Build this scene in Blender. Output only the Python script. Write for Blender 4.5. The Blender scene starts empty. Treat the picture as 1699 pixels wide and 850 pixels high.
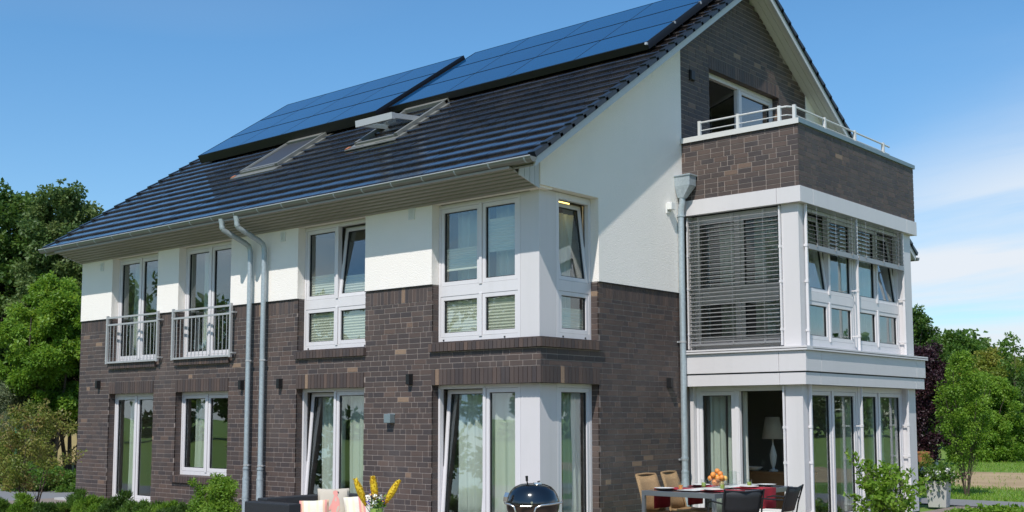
import bpy, math, random
import numpy as np
from mathutils import Vector, Matrix
random.seed(7)
rng = np.random.default_rng(11)
S = bpy.context.scene
C = S.collection
R = math.radians

# ------------------------------------------------------------------ camera
F_PX, PPX, PPY, PW, PH = 1920.88, 860.68, 505.08, 1699.0, 850.0
RT = Vector((0.75950909, 0.65049399, -0.00187271)); UP = Vector((0.06448041, -0.07242122, 0.99528762)); FW = Vector((-0.64729299, 0.75605075, 0.09694869))
CAM = Vector((10.406, -12.6336, 1.708))
cd = bpy.data.cameras.new('camera'); cam = bpy.data.objects.new('camera', cd); C.objects.link(cam)
m = Matrix.Identity(4)
for i in range(3):
    m[i][0] = RT[i]; m[i][1] = UP[i]; m[i][2] = -FW[i]; m[i][3] = CAM[i]
cam.matrix_world = m
cd.sensor_width = 36; cd.lens = F_PX / PW * 36
cd.shift_x = (PW / 2 - PPX) / PW; cd.shift_y = (PPY - PH / 2) / PW
cd.clip_start = 0.1; cd.clip_end = 3000
S.camera = cam

# ------------------------------------------------------------------ light
sun_dir = Vector((1.0, -2.6, 3.5)).normalized()
w = bpy.data.worlds.new('World'); S.world = w; w.use_nodes = True
nt = w.node_tree; nt.nodes.clear()
def N(t, typ, **k):
    n = t.nodes.new(typ)
    for a, b in k.items():
        if a in n.inputs: n.inputs[a].default_value = b
        else: setattr(n, a, b)
    return n
sky = N(nt, 'ShaderNodeTexSky', sky_type='NISHITA', sun_disc=False, sun_elevation=math.asin(sun_dir.z),
        sun_rotation=math.atan2(sun_dir.x, sun_dir.y), altitude=100, air_density=1.0, dust_density=0.35, ozone_density=3.2)
bg = N(nt, 'ShaderNodeBackground'); bg.inputs['Strength'].default_value = 0.12
out = N(nt, 'ShaderNodeOutputWorld')
tc = N(nt, 'ShaderNodeTexCoord')
sep = N(nt, 'ShaderNodeSeparateXYZ'); nt.links.new(tc.outputs['Generated'], sep.inputs[0])
# project view direction on a flat cloud layer: (x,y)/(z+.12)
zz = N(nt, 'ShaderNodeMath', operation='ADD'); zz.inputs[1].default_value = 0.14; nt.links.new(sep.outputs['Z'], zz.inputs[0])
dx = N(nt, 'ShaderNodeMath', operation='DIVIDE'); nt.links.new(sep.outputs['X'], dx.inputs[0]); nt.links.new(zz.outputs[0], dx.inputs[1])
dy = N(nt, 'ShaderNodeMath', operation='DIVIDE'); nt.links.new(sep.outputs['Y'], dy.inputs[0]); nt.links.new(zz.outputs[0], dy.inputs[1])
cmb = N(nt, 'ShaderNodeCombineXYZ'); nt.links.new(dx.outputs[0], cmb.inputs[0]); nt.links.new(dy.outputs[0], cmb.inputs[1])
mp = N(nt, 'ShaderNodeMapping'); mp.inputs['Location'].default_value = (6, 3, 0); mp.inputs['Rotation'].default_value = (0, 0, R(-28)); mp.inputs['Scale'].default_value = (0.32, 0.95, 1)
nt.links.new(cmb.outputs[0], mp.inputs[0])
n1 = N(nt, 'ShaderNodeTexNoise', Scale=1.1, Detail=9.0, Roughness=0.56, Distortion=0.35); nt.links.new(mp.outputs[0], n1.inputs['Vector'])
n2 = N(nt, 'ShaderNodeTexNoise', Scale=0.33, Detail=2.0); mp2 = N(nt, 'ShaderNodeMapping'); mp2.inputs['Location'].default_value = (41, 24, 0); nt.links.new(cmb.outputs[0], mp2.inputs[0]); nt.links.new(mp2.outputs[0], n2.inputs['Vector'])
r1 = N(nt, 'ShaderNodeMapRange'); r1.inputs[1].default_value = 0.36; r1.inputs[2].default_value = 0.55; nt.links.new(n1.outputs[0], r1.inputs[0])
r2 = N(nt, 'ShaderNodeMapRange'); r2.inputs[1].default_value = 0.40; r2.inputs[2].default_value = 0.54; nt.links.new(n2.outputs[0], r2.inputs[0])
r3 = N(nt, 'ShaderNodeMapRange'); r3.inputs[1].default_value = 0.36; r3.inputs[2].default_value = 0.16; nt.links.new(sep.outputs['Z'], r3.inputs[0])
m1 = N(nt, 'ShaderNodeMath', operation='MULTIPLY'); nt.links.new(r1.outputs[0], m1.inputs[0]); nt.links.new(r3.outputs[0], m1.inputs[1])
m2 = N(nt, 'ShaderNodeMath', operation='MULTIPLY'); nt.links.new(m1.outputs[0], m2.inputs[0]); nt.links.new(r2.outputs[0], m2.inputs[1]); m2.use_clamp = True
mx = N(nt, 'ShaderNodeMixRGB'); mx.inputs[2].default_value = (6.4, 6.9, 7.5, 1)
tint = N(nt, 'ShaderNodeMixRGB', blend_type='MULTIPLY'); tf = N(nt, 'ShaderNodeMapRange'); tf.inputs[1].default_value = -.02; tf.inputs[2].default_value = .30; tf.inputs[3].default_value = .12; nt.links.new(sep.outputs['Z'], tf.inputs[0]); nt.links.new(tf.outputs[0], tint.inputs[0]); tint.inputs[2].default_value = (.74, 1.13, 1.28, 1)
nt.links.new(sky.outputs[0], tint.inputs[1]); nt.links.new(m2.outputs[0], mx.inputs[0]); nt.links.new(tint.outputs[0], mx.inputs[1])
nt.links.new(mx.outputs[0], bg.inputs['Color']); nt.links.new(bg.outputs[0], out.inputs[0])
sd = bpy.data.lights.new('sun', 'SUN'); sd.energy = 4.3; sd.angle = R(0.53); sd.color = (1.0, 0.955, 0.89)
so = bpy.data.objects.new('sun', sd); C.objects.link(so); so.location = (20, -30, 40)
so.rotation_euler = sun_dir.to_track_quat('Z', 'Y').to_euler()
S.view_settings.view_transform = 'Standard'; S.view_settings.look = 'None'; S.view_settings.gamma = 1; S.view_settings.exposure = 0.06
S.render.engine = 'CYCLES'
S.cycles.max_bounces = 8; S.cycles.transparent_max_bounces = 16; S.cycles.glossy_bounces = 4

# ------------------------------------------------------------------ materials
MATS = {}
def mat(name, col=(.5,.5,.5), rough=.6, metal=0.0, spec=.5, noise=None, bump=None, tone=None, coat=0, trans=0, emit=None, streak=None):
    """principled material; noise=(scale, amount, (colour2)); bump=(scale,strength,dist); tone=list of ramp stops read from the per-piece attribute"""
    mm = bpy.data.materials.new(name); mm.use_nodes = True; t = mm.node_tree
    b = t.nodes['Principled BSDF']; b.inputs['Roughness'].default_value = rough; b.inputs['Metallic'].default_value = metal
    b.inputs['Specular IOR Level'].default_value = spec; b.inputs['Base Color'].default_value = (*col, 1)
    b.inputs['Coat Weight'].default_value = coat; b.inputs['Coat Roughness'].default_value = .08
    tcn = N(t, 'ShaderNodeTexCoord'); src = None
    if tone:
        at = N(t, 'ShaderNodeAttribute', attribute_name='tone'); cr = N(t, 'ShaderNodeValToRGB')
        cr.color_ramp.interpolation = 'LINEAR'
        while len(cr.color_ramp.elements) > 1: cr.color_ramp.elements.remove(cr.color_ramp.elements[-1])
        cr.color_ramp.elements[0].position = tone[0][0]; cr.color_ramp.elements[0].color = (*tone[0][1], 1)
        for p, c in tone[1:]:
            e = cr.color_ramp.elements.new(p); e.color = (*c, 1)
        t.links.new(at.outputs['Fac'], cr.inputs[0]); src = cr.outputs[0]
    if noise:
        nn = N(t, 'ShaderNodeTexNoise', Scale=noise[0], Detail=6.0, Roughness=.62); t.links.new(tcn.outputs['Object'], nn.inputs['Vector'])
        mr = N(t, 'ShaderNodeMapRange'); mr.inputs[1].default_value = .3; mr.inputs[2].default_value = .72; mr.inputs[4].default_value = noise[1]
        t.links.new(nn.outputs[0], mr.inputs[0])
        mi = N(t, 'ShaderNodeMixRGB'); t.links.new(mr.outputs[0], mi.inputs[0])
        if src: t.links.new(src, mi.inputs[1])
        else: mi.inputs[1].default_value = (*col, 1)
        mi.inputs[2].default_value = (*noise[2], 1); src = mi.outputs[0]
    if streak:      # weathering: (scale across, scale down, amount, colour)
        mpn = N(t, 'ShaderNodeMapping'); mpn.inputs['Scale'].default_value = (streak[0], streak[0], streak[1]); t.links.new(tcn.outputs['Object'], mpn.inputs[0])
        ns = N(t, 'ShaderNodeTexNoise', Scale=1.0, Detail=5.0, Roughness=.6); t.links.new(mpn.outputs[0], ns.inputs['Vector'])
        mr = N(t, 'ShaderNodeMapRange'); mr.inputs[1].default_value = .5; mr.inputs[2].default_value = .78; mr.inputs[4].default_value = streak[2]; t.links.new(ns.outputs[0], mr.inputs[0])
        mi = N(t, 'ShaderNodeMixRGB'); t.links.new(mr.outputs[0], mi.inputs[0])
        if src: t.links.new(src, mi.inputs[1])
        else: mi.inputs[1].default_value = (*col, 1)
        mi.inputs[2].default_value = (*streak[3], 1); src = mi.outputs[0]
    if src: t.links.new(src, b.inputs['Base Color'])
    if bump:
        nb = N(t, 'ShaderNodeTexNoise', Scale=bump[0], Detail=5.0); t.links.new(tcn.outputs['Object'], nb.inputs['Vector'])
        bp = N(t, 'ShaderNodeBump', Strength=bump[1], Distance=bump[2]); t.links.new(nb.outputs[0], bp.inputs['Height'])
        t.links.new(bp.outputs[0], b.inputs['Normal'])
    if emit:
        b.inputs['Emission Color'].default_value = (*emit[0], 1); b.inputs['Emission Strength'].default_value = emit[1]
    MATS[name] = mm; return mm

BR = [(0, (.052, .040, .040)), (.3, (.071, .050, .044)), (.62, (.088, .060, .050)), (.88, (.110, .071, .056)), (.93, (.14, .09, .068)), (.96, (.25, .16, .105)), (1, (.32, .215, .14))]
mat('brick', rough=.62, tone=BR, noise=(38, .45, (.060, .050, .052)), bump=(120, .35, .004), streak=(.9, .7, .35, (.16, .135, .125)))
mat('mortar', (.31, .26, .235), .9, noise=(9, .6, (.24, .20, .18)), bump=(200, .4, .003))
mat('render', (.87, .815, .765), .92, noise=(1.1, .5, (.815, .775, .72)), bump=(55, .6, .012), streak=(1.6, .5, .22, (.74, .72, .67)))
mat('frame_white', (.68, .655, .67), .38, noise=(2.5, .35, (.63, .615, .62)), streak=(9, .6, .3, (.55, .54, .53)))
mat('panel_grey', (.63, .60, .61), .40, noise=(1.5, .5, (.59, .575, .57)), streak=(7, .5, .3, (.52, .505, .50)))
mat('gasket', (.012, .013, .016), .5)
mat('zinc', (.46, .52, .55), .42, metal=.3, noise=(26, .9, (.30, .355, .39)), bump=(30, .08, .003), streak=(14, 1.2, .6, (.27, .30, .32)))
mat('zinc_dull', (.22, .22, .20), .45, metal=.3, noise=(8, .5, (.17, .17, .155)))
mat('coping', (.20, .27, .31), .5, metal=.2, noise=(3, .4, (.17, .235, .275)))
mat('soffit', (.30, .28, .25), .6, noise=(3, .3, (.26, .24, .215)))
mat('soffit_white', (.60, .585, .56), .6, noise=(3, .3, (.55, .54, .51)))
mat('verge_board', (.50, .52, .55), .5)
mat('tile', (.014, .012, .012), .13, spec=1.0, coat=.5, noise=(7, .6, (.034, .027, .024)), tone=[(0, (.008, .007, .008)), (.8, (.018, .015, .015)), (1, (.032, .026, .023))], streak=(3, 3, .4, (.045, .04, .034)))
mat('verge_tile', (.014, .018, .024), .33, spec=.6)
mat('black_alu', (.010, .010, .012), .35)
mat('solar', (.003, .05, .15), .07, spec=1.0, coat=.2, tone=[(0, (.002, .042, .13)), (1, (.003, .058, .165))], noise=(2.5, .5, (.004, .058, .15)))
mat('steel_light', (.47, .475, .48), .35, metal=.3)
mat('rail_white', (.60, .59, .57), .4)
mat('slat', (.30, .30, .305), .35, metal=.25)
mat('black_plastic', (.012, .012, .013), .45)
mat('dark_grey', (.04, .042, .048), .45)
mat('vent_white', (.72, .72, .70), .5)
mat('lamp_grey', (.25, .31, .33), .4, metal=.4)
mat('curtain', (.84, .86, .82), .9)
mat('blind_cloth', (.84, .81, .72), .9)
mat('interior', (.33, .31, .28), .9)
mat('interior_floor', (.22, .14, .08), .5)
mat('wood', (.30, .17, .08), .5, noise=(12, .5, (.20, .11, .05)))
mat('asphalt', (.20, .20, .205), .9, noise=(30, .5, (.14, .14, .145)), bump=(150, .4, .005))
mat('paver', (.23, .185, .155), .85, noise=(10, .5, (.18, .145, .12)))
mat('lawn', (.13, .235, .030), .95, noise=(.7, .7, (.20, .25, .05)), bump=(60, .8, .03))
mat('soil', (.42, .31, .17), .95, noise=(.5, .8, (.26, .175, .09)), bump=(30, .7, .03))
mat('dry_grass', (.36, .27, .11), .95, noise=(.9, .9, (.22, .19, .08)), bump=(40, .8, .04))
mat('bark', (.10, .075, .055), .9, noise=(8, .7, (.045, .035, .028)), bump=(18, .8, .02))
mat('bark_birch', (.45, .42, .37), .8, noise=(8, .7, (.12, .10, .08)))
mat('wicker', (.42, .27, .13), .6, noise=(70, .9, (.22, .13, .055)), bump=(130, 1.0, .008), streak=(60, 60, .6, (.55, .38, .20)))
mat('rattan_black', (.018, .019, .022), .5, bump=(220, .7, .004), noise=(60, .5, (.03, .032, .036)))
mat('table_steel', (.30, .32, .34), .3, metal=.8)
mat('table_glass', (.03, .03, .035), .12)
mat('red_cloth', (.33, .012, .025), .85, bump=(40, .3, .004))
mat('cushion_white', (.66, .64, .58), .9, bump=(30, .3, .006))
mat('cushion_beige', (.50, .44, .36), .9, bump=(12, .5, .01))
mat('cushion_cream', (.72, .66, .56), .9, bump=(14, .4, .01))
mat('print_pink', (.70, .30, .26), .9); mat('print_orange', (.74, .48, .32), .9); mat('print_yellow', (.76, .70, .48), .9)
mat('ceramic', (.78, .77, .74), .2)
mat('enamel', (.003, .0035, .005), .12, spec=.8, coat=.6)
mat('kettle_bowl', (.045, .03, .022), .25)
mat('chrome', (.70, .68, .64), .22, metal=.9)
mat('orange_fruit', (.72, .30, .05), .5, noise=(5, .7, (.62, .12, .04)), bump=(80, .2, .002))
mat('yellow_fruit', (.75, .45, .10), .45)
mat('green_liquid', (.35, .45, .10), .2)
mat('planter', (.46, .45, .43), .6, noise=(6, .4, (.40, .39, .37)))
mat('petal_yellow', (.86, .62, .03), .7); mat('petal_orange', (.60, .27, .05), .7); mat('petal_white', (.82, .82, .78), .8); mat('petal_violet', (.14, .10, .38), .7)
mat('lampshade', (.62, .60, .55), .8)
mat('terracotta', (.36, .13, .06), .7)
mat('green_post', (.02, .16, .07), .5)
mat('snow_trim', (.75, .75, .75), .4)
def fabric(name, col, tr):
    mm = bpy.data.materials[name]; t = mm.node_tree; b = t.nodes['Principled BSDF']
    o = [n for n in t.nodes if n.type == 'OUTPUT_MATERIAL'][0]
    tl = N(t, 'ShaderNodeBsdfTranslucent'); tl.inputs[0].default_value = (*col, 1)
    mi = N(t, 'ShaderNodeMixShader'); mi.inputs[0].default_value = tr
    t.links.new(b.outputs[0], mi.inputs[1]); t.links.new(tl.outputs[0], mi.inputs[2]); t.links.new(mi.outputs[0], o.inputs[0])
fabric('curtain', (.84, .88, .84), .4); fabric('blind_cloth', (.84, .81, .72), .3); fabric('petal_yellow', (.7, .5, .05), .3); fabric('lampshade', (.6, .58, .5), .3)

def glass(name, ior, tint, rough=0.0):
    mm = bpy.data.materials.new(name); mm.use_nodes = True; t = mm.node_tree; t.nodes.clear()
    o = N(t, 'ShaderNodeOutputMaterial'); fr = N(t, 'ShaderNodeFresnel'); ge = N(t, 'ShaderNodeNewGeometry'); mq = N(t, 'ShaderNodeMapRange'); mq.inputs[3].default_value = ior; mq.inputs[4].default_value = 1 / ior
    t.links.new(ge.outputs['Backfacing'], mq.inputs[0]); t.links.new(mq.outputs[0], fr.inputs[0])
    tr = N(t, 'ShaderNodeBsdfTransparent'); tr.inputs[0].default_value = (*tint, 1)
    gl = N(t, 'ShaderNodeBsdfGlossy'); gl.inputs['Roughness'].default_value = rough; gl.inputs[0].default_value = (.92, .97, 1, 1)
    tcn = N(t, 'ShaderNodeTexCoord'); nb = N(t, 'ShaderNodeTexNoise', Scale=1.3, Detail=1.0); t.links.new(tcn.outputs['Object'], nb.inputs['Vector'])
    bp = N(t, 'ShaderNodeBump', Strength=.10, Distance=.02); t.links.new(nb.outputs[0], bp.inputs['Height']); t.links.new(bp.outputs[0], gl.inputs['Normal'])
    mi = N(t, 'ShaderNodeMixShader'); t.links.new(fr.outputs[0], mi.inputs[0]); t.links.new(tr.outputs[0], mi.inputs[1]); t.links.new(gl.outputs[0], mi.inputs[2]); t.links.new(mi.outputs[0], o.inputs[0])
    MATS[name] = mm
glass('glass', 2.0, (.925, .955, .93)); glass('clear_glass', 1.4, (.95, .97, .97))

def leafmat(name, stops, tr=.35, rough=.5):
    mm = bpy.data.materials.new(name); mm.use_nodes = True; t = mm.node_tree
    b = t.nodes['Principled BSDF']; b.inputs['Roughness'].default_value = rough; b.inputs['Specular IOR Level'].default_value = .4
    at = N(t, 'ShaderNodeAttribute', attribute_name='tone'); cr = N(t, 'ShaderNodeValToRGB')
    cr.color_ramp.elements[0].color = (*stops[0], 1); cr.color_ramp.elements[1].color = (*stops[-1], 1)
    for i, s in enumerate(stops[1:-1]):
        e = cr.color_ramp.elements.new((i + 1) / (len(stops) - 1)); e.color = (*s, 1)
    t.links.new(at.outputs['Fac'], cr.inputs[0]); t.links.new(cr.outputs[0], b.inputs['Base Color'])
    tl = N(t, 'ShaderNodeBsdfTranslucent'); hs = N(t, 'ShaderNodeHueSaturation'); hs.inputs['Value'].default_value = 1.5; hs.inputs['Hue'].default_value = .48
    t.links.new(cr.outputs[0], hs.inputs['Color']); t.links.new(hs.outputs[0], tl.inputs[0])
    mi = N(t, 'ShaderNodeMixShader'); mi.inputs[0].default_value = tr; o = [n for n in t.nodes if n.type == 'OUTPUT_MATERIAL'][0]
    t.links.new(b.outputs[0], mi.inputs[1]); t.links.new(tl.outputs[0], mi.inputs[2]); t.links.new(mi.outputs[0], o.inputs[0]); MATS[name] = mm
leafmat('leaf_dark', [(.030, .070, .011), (.062, .130, .020), (.12, .20, .034)], .35)
leafmat('leaf_mid', [(.042, .105, .013), (.085, .175, .022), (.15, .25, .04)], .42)
leafmat('leaf_bright', [(.08, .175, .014), (.15, .28, .026), (.25, .38, .055)], .45)
leafmat('leaf_yellow', [(.09, .155, .016), (.18, .23, .028), (.31, .29, .06)], .42)
leafmat('leaf_silver', [(.10, .15, .07), (.16, .20, .10), (.24, .26, .14)])
leafmat('leaf_red', [(.075, .125, .016), (.14, .19, .028), (.23, .24, .06), (.27, .16, .07)], .42)
leafmat('leaf_purple', [(.018, .008, .012), (.040, .014, .020), (.075, .022, .028)], .2)
leafmat('leaf_birch', [(.060, .12, .030), (.11, .18, .05), (.19, .25, .09)], .42)
leafmat('grass', [(.13, .30, .02), (.20, .37, .03), (.32, .38, .08)], .45)

# ------------------------------------------------------------------ mesh helpers
class Fr:
    def __init__(s, o, U, Z, Nn): s.o, s.U, s.Z, s.N = Vector(o), Vector(U), Vector(Z), Vector(Nn)
    def p(s, u, z, d): return s.o + s.U * u + s.Z * z + s.N * d
    def tilt(s, u0, z0, d0, a):       # lean the top inwards about the bottom edge
        return Fr(s.p(0, z0, d0), s.U, s.Z * math.cos(a) - s.N * math.sin(a), s.N * math.cos(a) + s.Z * math.sin(a))
    def hinge(s, u0, d0, a):          # swing inwards about a vertical edge at u0
        return Fr(s.p(u0, 0, d0), s.U * math.cos(a) - s.N * math.sin(a), s.Z, s.N * math.cos(a) + s.U * math.sin(a))
W0 = Fr((0, 0, 0), (1, 0, 0), (0, 0, 1), (0, -1, 0))
class MB:
    def __init__(s): s.v = []; s.f = []; s.mi = []; s.t = []
    def add(s, vs, fs, mi=0, tone=None):
        b = len(s.v); s.v += [tuple(x) for x in vs]; s.f += [tuple(b + i for i in f) for f in fs]; s.mi += [mi] * len(fs)
        if tone is not None: s.t += [tone] * len(vs)
    def hexa(s, P, mi=0, tone=None, skip=()):
        fs = [(0, 3, 2, 1), (4, 5, 6, 7), (0, 1, 5, 4), (1, 2, 6, 5), (2, 3, 7, 6), (3, 0, 4, 7)]
        s.add(P, [f for i, f in enumerate(fs) if i not in skip], mi, tone)
    def fbox(s, F, u0, u1, z0, z1, d0, d1, mi=0, tone=None, skip=()):
        P = [F.p(u, z, d) for z in (z0, z1) for (u, d) in ((u0, d1), (u1, d1), (u1, d0), (u0, d0))]
        s.hexa(P, mi, tone, skip)
    def box(s, x0, x1, y0, y1, z0, z1, mi=0, tone=None):
        P = [(x, y, z) for z in (z0, z1) for (x, y) in ((x0, y0), (x1, y0), (x1, y1), (x0, y1))]
        s.hexa(P, mi, tone)
    def grid(s, F, u0, u1, z0, z1, holes, d1, d0, mi=0):
        """solid sheet between d0 (back) and d1 (front) with rectangular holes and reveals"""
        us = sorted({round(x, 4) for x in [u0, u1] + [h[i] for h in holes for i in (0, 1)] if u0 - 1e-6 <= x <= u1 + 1e-6})
        zs = sorted({round(x, 4) for x in [z0, z1] + [h[i] for h in holes for i in (2, 3)] if z0 - 1e-6 <= x <= z1 + 1e-6})
        nu, nz = len(us) - 1, len(zs) - 1
        def solid(i, j):
            if i < 0 or j < 0 or i >= nu or j >= nz: return False
            a, b = (us[i] + us[i + 1]) / 2, (zs[j] + zs[j + 1]) / 2
            return not any(h[0] < a < h[1] and h[2] < b < h[3] for h in holes)
        for i in range(nu):
            for j in range(nz):
                if not solid(i, j): continue
                a, b, c, e = us[i], us[i + 1], zs[j], zs[j + 1]
                q = lambda *L: s.add([F.p(*x) for x in L], [(0, 1, 2, 3)], mi)
                q((a, c, d1), (b, c, d1), (b, e, d1), (a, e, d1)); q((b, c, d0), (a, c, d0), (a, e, d0), (b, e, d0))
                if not solid(i - 1, j): q((a, c, d0), (a, c, d1), (a, e, d1), (a, e, d0))
                if not solid(i + 1, j): q((b, c, d1), (b, c, d0), (b, e, d0), (b, e, d1))
                if not solid(i, j - 1): q((a, c, d0), (b, c, d0), (b, c, d1), (a, c, d1))
                if not solid(i, j + 1): q((a, e, d1), (b, e, d1), (b, e, d0), (a, e, d0))
    def tube(s, pts, r, seg=10, mi=0, caps=True, tone=None):
        pts = [Vector(p) for p in pts]; n = len(pts); rr = r if isinstance(r, (list, tuple)) else [r] * n
        t0 = (pts[1] - pts[0]).normalized(); a = t0.orthogonal().normalized(); vs = []
        for i, p in enumerate(pts):
            t = (pts[min(i + 1, n - 1)] - pts[max(i - 1, 0)]).normalized()
            a = (a - t * a.dot(t)).normalized(); b = t.cross(a)
            for k in range(seg):
                an = 2 * math.pi * k / seg; vs.append(p + (a * math.cos(an) + b * math.sin(an)) * rr[i])
        fs = [(i * seg + k, i * seg + (k + 1) % seg, (i + 1) * seg + (k + 1) % seg, (i + 1) * seg + k) for i in range(n - 1) for k in range(seg)]
        if caps: fs += [tuple(range(seg - 1, -1, -1)), tuple((n - 1) * seg + k for k in range(seg))]
        s.add(vs, fs, mi, tone)
    def lathe(s, prof, c=(0, 0, 0), seg=24, mi=0, tone=None):
        vs = []; n = len(prof)
        for r, z in prof:
            for k in range(seg):
                an = 2 * math.pi * k / seg; vs.append((c[0] + r * math.cos(an), c[1] + r * math.sin(an), c[2] + z))
        fs = [(i * seg + k, i * seg + (k + 1) % seg, (i + 1) * seg + (k + 1) % seg, (i + 1) * seg + k) for i in range(n - 1) for k in range(seg)]
        s.add(vs, fs, mi, tone)
    def ball(s, c, r, seg=10, ring=6, mi=0, tone=None, sc=(1, 1, 1)):
        vs = [(c[0], c[1], c[2] - r * sc[2])]
        for i in range(1, ring):
            ph = math.pi * i / ring - math.pi / 2
            for k in range(seg):
                an = 2 * math.pi * k / seg; vs.append((c[0] + r * sc[0] * math.cos(ph) * math.cos(an), c[1] + r * sc[1] * math.cos(ph) * math.sin(an), c[2] + r * sc[2] * math.sin(ph)))
        vs.append((c[0], c[1], c[2] + r * sc[2])); L = len(vs) - 1
        fs = [(0, 1 + (k + 1) % seg, 1 + k) for k in range(seg)]
        for i in range(ring - 2):
            for k in range(seg): a = 1 + i * seg; fs.append((a + k, a + (k + 1) % seg, a + seg + (k + 1) % seg, a + seg + k))
        a = 1 + (ring - 2) * seg; fs += [(a + k, a + (k + 1) % seg, L) for k in range(seg)]
        s.add(vs, fs, mi, tone)
    def mesh(s, name, mats, smooth=False):
        me = bpy.data.meshes.new(name); me.from_pydata(s.v, [], s.f)
        for x in (mats if isinstance(mats, (list, tuple)) else [mats]): me.materials.append(MATS[x])
        me.polygons.foreach_set('material_index', s.mi)
        if s.t and len(s.t) == len(s.v):
            a = me.attributes.new('tone', 'FLOAT', 'POINT'); a.data.foreach_set('value', s.t)
        if smooth:
            me.polygons.foreach_set('use_smooth', [True] * len(s.f))
            try: me.set_sharp_from_angle(angle=R(40))
            except Exception: pass
        me.update(); return me
    def build(s, name, mats, parent=None, smooth=False, bevel=0, loc=None, kind=None, **k):
        o = bpy.data.objects.new(name, s.mesh(name, mats, smooth)); C.objects.link(o)
        if parent: o.parent = parent
        if loc: o.location = loc
        if kind: o['kind'] = kind
        if bevel:
            b = o.modifiers.new('bevel', 'BEVEL'); b.width = bevel; b.segments = 2; b.limit_method = 'ANGLE'
        for a, v in k.items(): o[a] = v
        return o
def inst(name, me, parent, loc=(0, 0, 0), rot=None, mw=None):
    o = bpy.data.objects.new(name, me); C.objects.link(o); o.parent = parent
    if mw is not None: o.matrix_local = mw
    else:
        o.location = loc
        if rot: o.rotation_euler = rot
    return o
def thing(name, label, cat, loc=(0, 0, 0), rz=0, group=None):
    o = bpy.data.objects.new(name, None); C.objects.link(o); o.location = loc; o.rotation_euler = (0, 0, rz); o.empty_display_size = .1
    o['label'] = label; o['category'] = cat
    if group: o['group'] = group
    return o
def tag(o, label, cat, group=None):
    o['label'] = label; o['category'] = cat
    if group: o['group'] = group
    return o
def dup(root, loc, rz, label, group):
    r = root.copy(); C.objects.link(r); r.location = loc; r.rotation_euler = (0, 0, rz); r['label'] = label; r['group'] = group
    for ch in list(root.children):
        c = ch.copy(); C.objects.link(c); c.parent = r
        for g in ch.children:
            d = g.copy(); C.objects.link(d); d.parent = c
    return r
def at(px, D, z):                      # ground position seen in direction px at depth D
    q = CAM + (FW + RT * ((px - PPX) / F_PX)) * D; return Vector((q.x, q.y, z))
def proj(P):
    d = Vector(P) - CAM; z = d.dot(FW); return PPX + F_PX * d.dot(RT) / z, PPY - F_PX * d.dot(UP) / z, z
# ------------------------------------------------------------------ house dimensions
XL, HG, ZB, YB, YE, XB, CR = -12.70, 2.197, 3.751, 3.735, 8.335, 2.156, 1 / 12
YR, SF, SR = 5.961, .685, .647
ZREF = HG - 27 * CR
YR1, YR2 = 5.75, 6.17        # the ridge is capped flat between these
def zl(y): return min(5.218 + SF * (y + .543), 9.673 - SR * (y - YR), 9.529)
house = thing('house', 'modern gabled house in dark brick and white render with solar panels on its black roof', 'house', (0, 0, 0))
FF = Fr((0, 0, 0), (1, 0, 0), (0, 0, 1), (0, -1, 0))      # long front
FG = Fr((0, 0, 0), (0, 1, 0), (0, 0, 1), (1, 0, 0))       # gable side
FBF = Fr((0, YB, 0), (1, 0, 0), (0, 0, 1), (0, -1, 0))    # bay front
FBS = Fr((XB, 0, 0), (0, 1, 0), (0, 0, 1), (1, 0, 0))     # bay side
def prism(mb, F, poly, d1, d0, mi=0):
    n = len(poly); vs = [F.p(u, z, d1) for u, z in poly] + [F.p(u, z, d0) for u, z in poly]
    mb.add(vs, [tuple(range(n)), tuple(range(2 * n - 1, n - 1, -1))] + [((i + 1) % n, i, n + i, n + (i + 1) % n) for i in range(n)], mi)

# walls -------------------------------------------------------------
G1 = (-11.49, -9.85, 0.03, HG); G2 = (-9.08, -7.39, .62, HG); G3 = (-5.44, -3.71, 0.0, HG); G4 = (-2.168, .5, 0.0, HG)
F1 = (-11.48, -9.79, 2.83, 6); F2 = (-9.06, -7.37, 2.83, 6); F3 = (-5.43, -3.70, 2.83, 6); F4 = (-2.168, .5, 2.83, 6)
front_holes = [G1, G2, G3, G4, F1, F2, F3, F4]
side_holes = [(-.5, 1.375, 0.0, HG), (-.5, 1.375, 2.83, 5.03)]
e = .005
def grow(h): return (h[0] - e, h[1] + e, h[2] - .02, h[3] + e)
mb = MB(); mb.grid(FF, XL + e, -.012, -.3, ZB - .004, [grow(h) for h in front_holes], -e, -.3)
front_wall = mb.build('front_wall', 'mortar', house)
mb = MB(); mb.grid(FG, .009, 3.95, -.3, ZB - .004, [grow(h) for h in side_holes], -e, -.3)
side_wall = mb.build('side_wall', 'mortar', house)
mb = MB(); mb.fbox(FG, 8.1, 12.04, -.3, ZB - .004, -.3, -e); mb.build('side_wall', 'brick', house)
mb = MB(); mb.grid(FF, XL, 0.0, ZB, 5.0, front_holes, .015, -.3); [mb.fbox(FF, a, b, ZB - .012, ZB, -.02, .022, 1) for a, b in ((XL, F1[0]), (F1[1], F2[0]), (F2[1], F3[0]), (F3[1], F4[0]))]  # dark bead at the render base, painting in the shadow under its edge
mb.fbox(FF, XL, -.02, 5.0, 5.3, -.3, .0)
o = mb.build('front_render', ['render', 'gasket'], house)
mb = MB(); mb.grid(FG, -.0148, 3.735, ZB, 5.04, side_holes[1:], .015, -.3)
prism(mb, FG, [(-.0148, 5.04), (3.735, 5.04), (3.735, zl(3.735) + .05), (-.0148, zl(0) + .03)], .015, -.3)
mb.fbox(FG, 1.375, 3.735, ZB - .012, ZB, -.02, .022, 1)  # same dark bead on the side, shadow line put into its colour
mb.build('side_render', ['render', 'gasket'], house)
DH = (4.69, 7.26, 5.9, 7.83)
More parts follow.
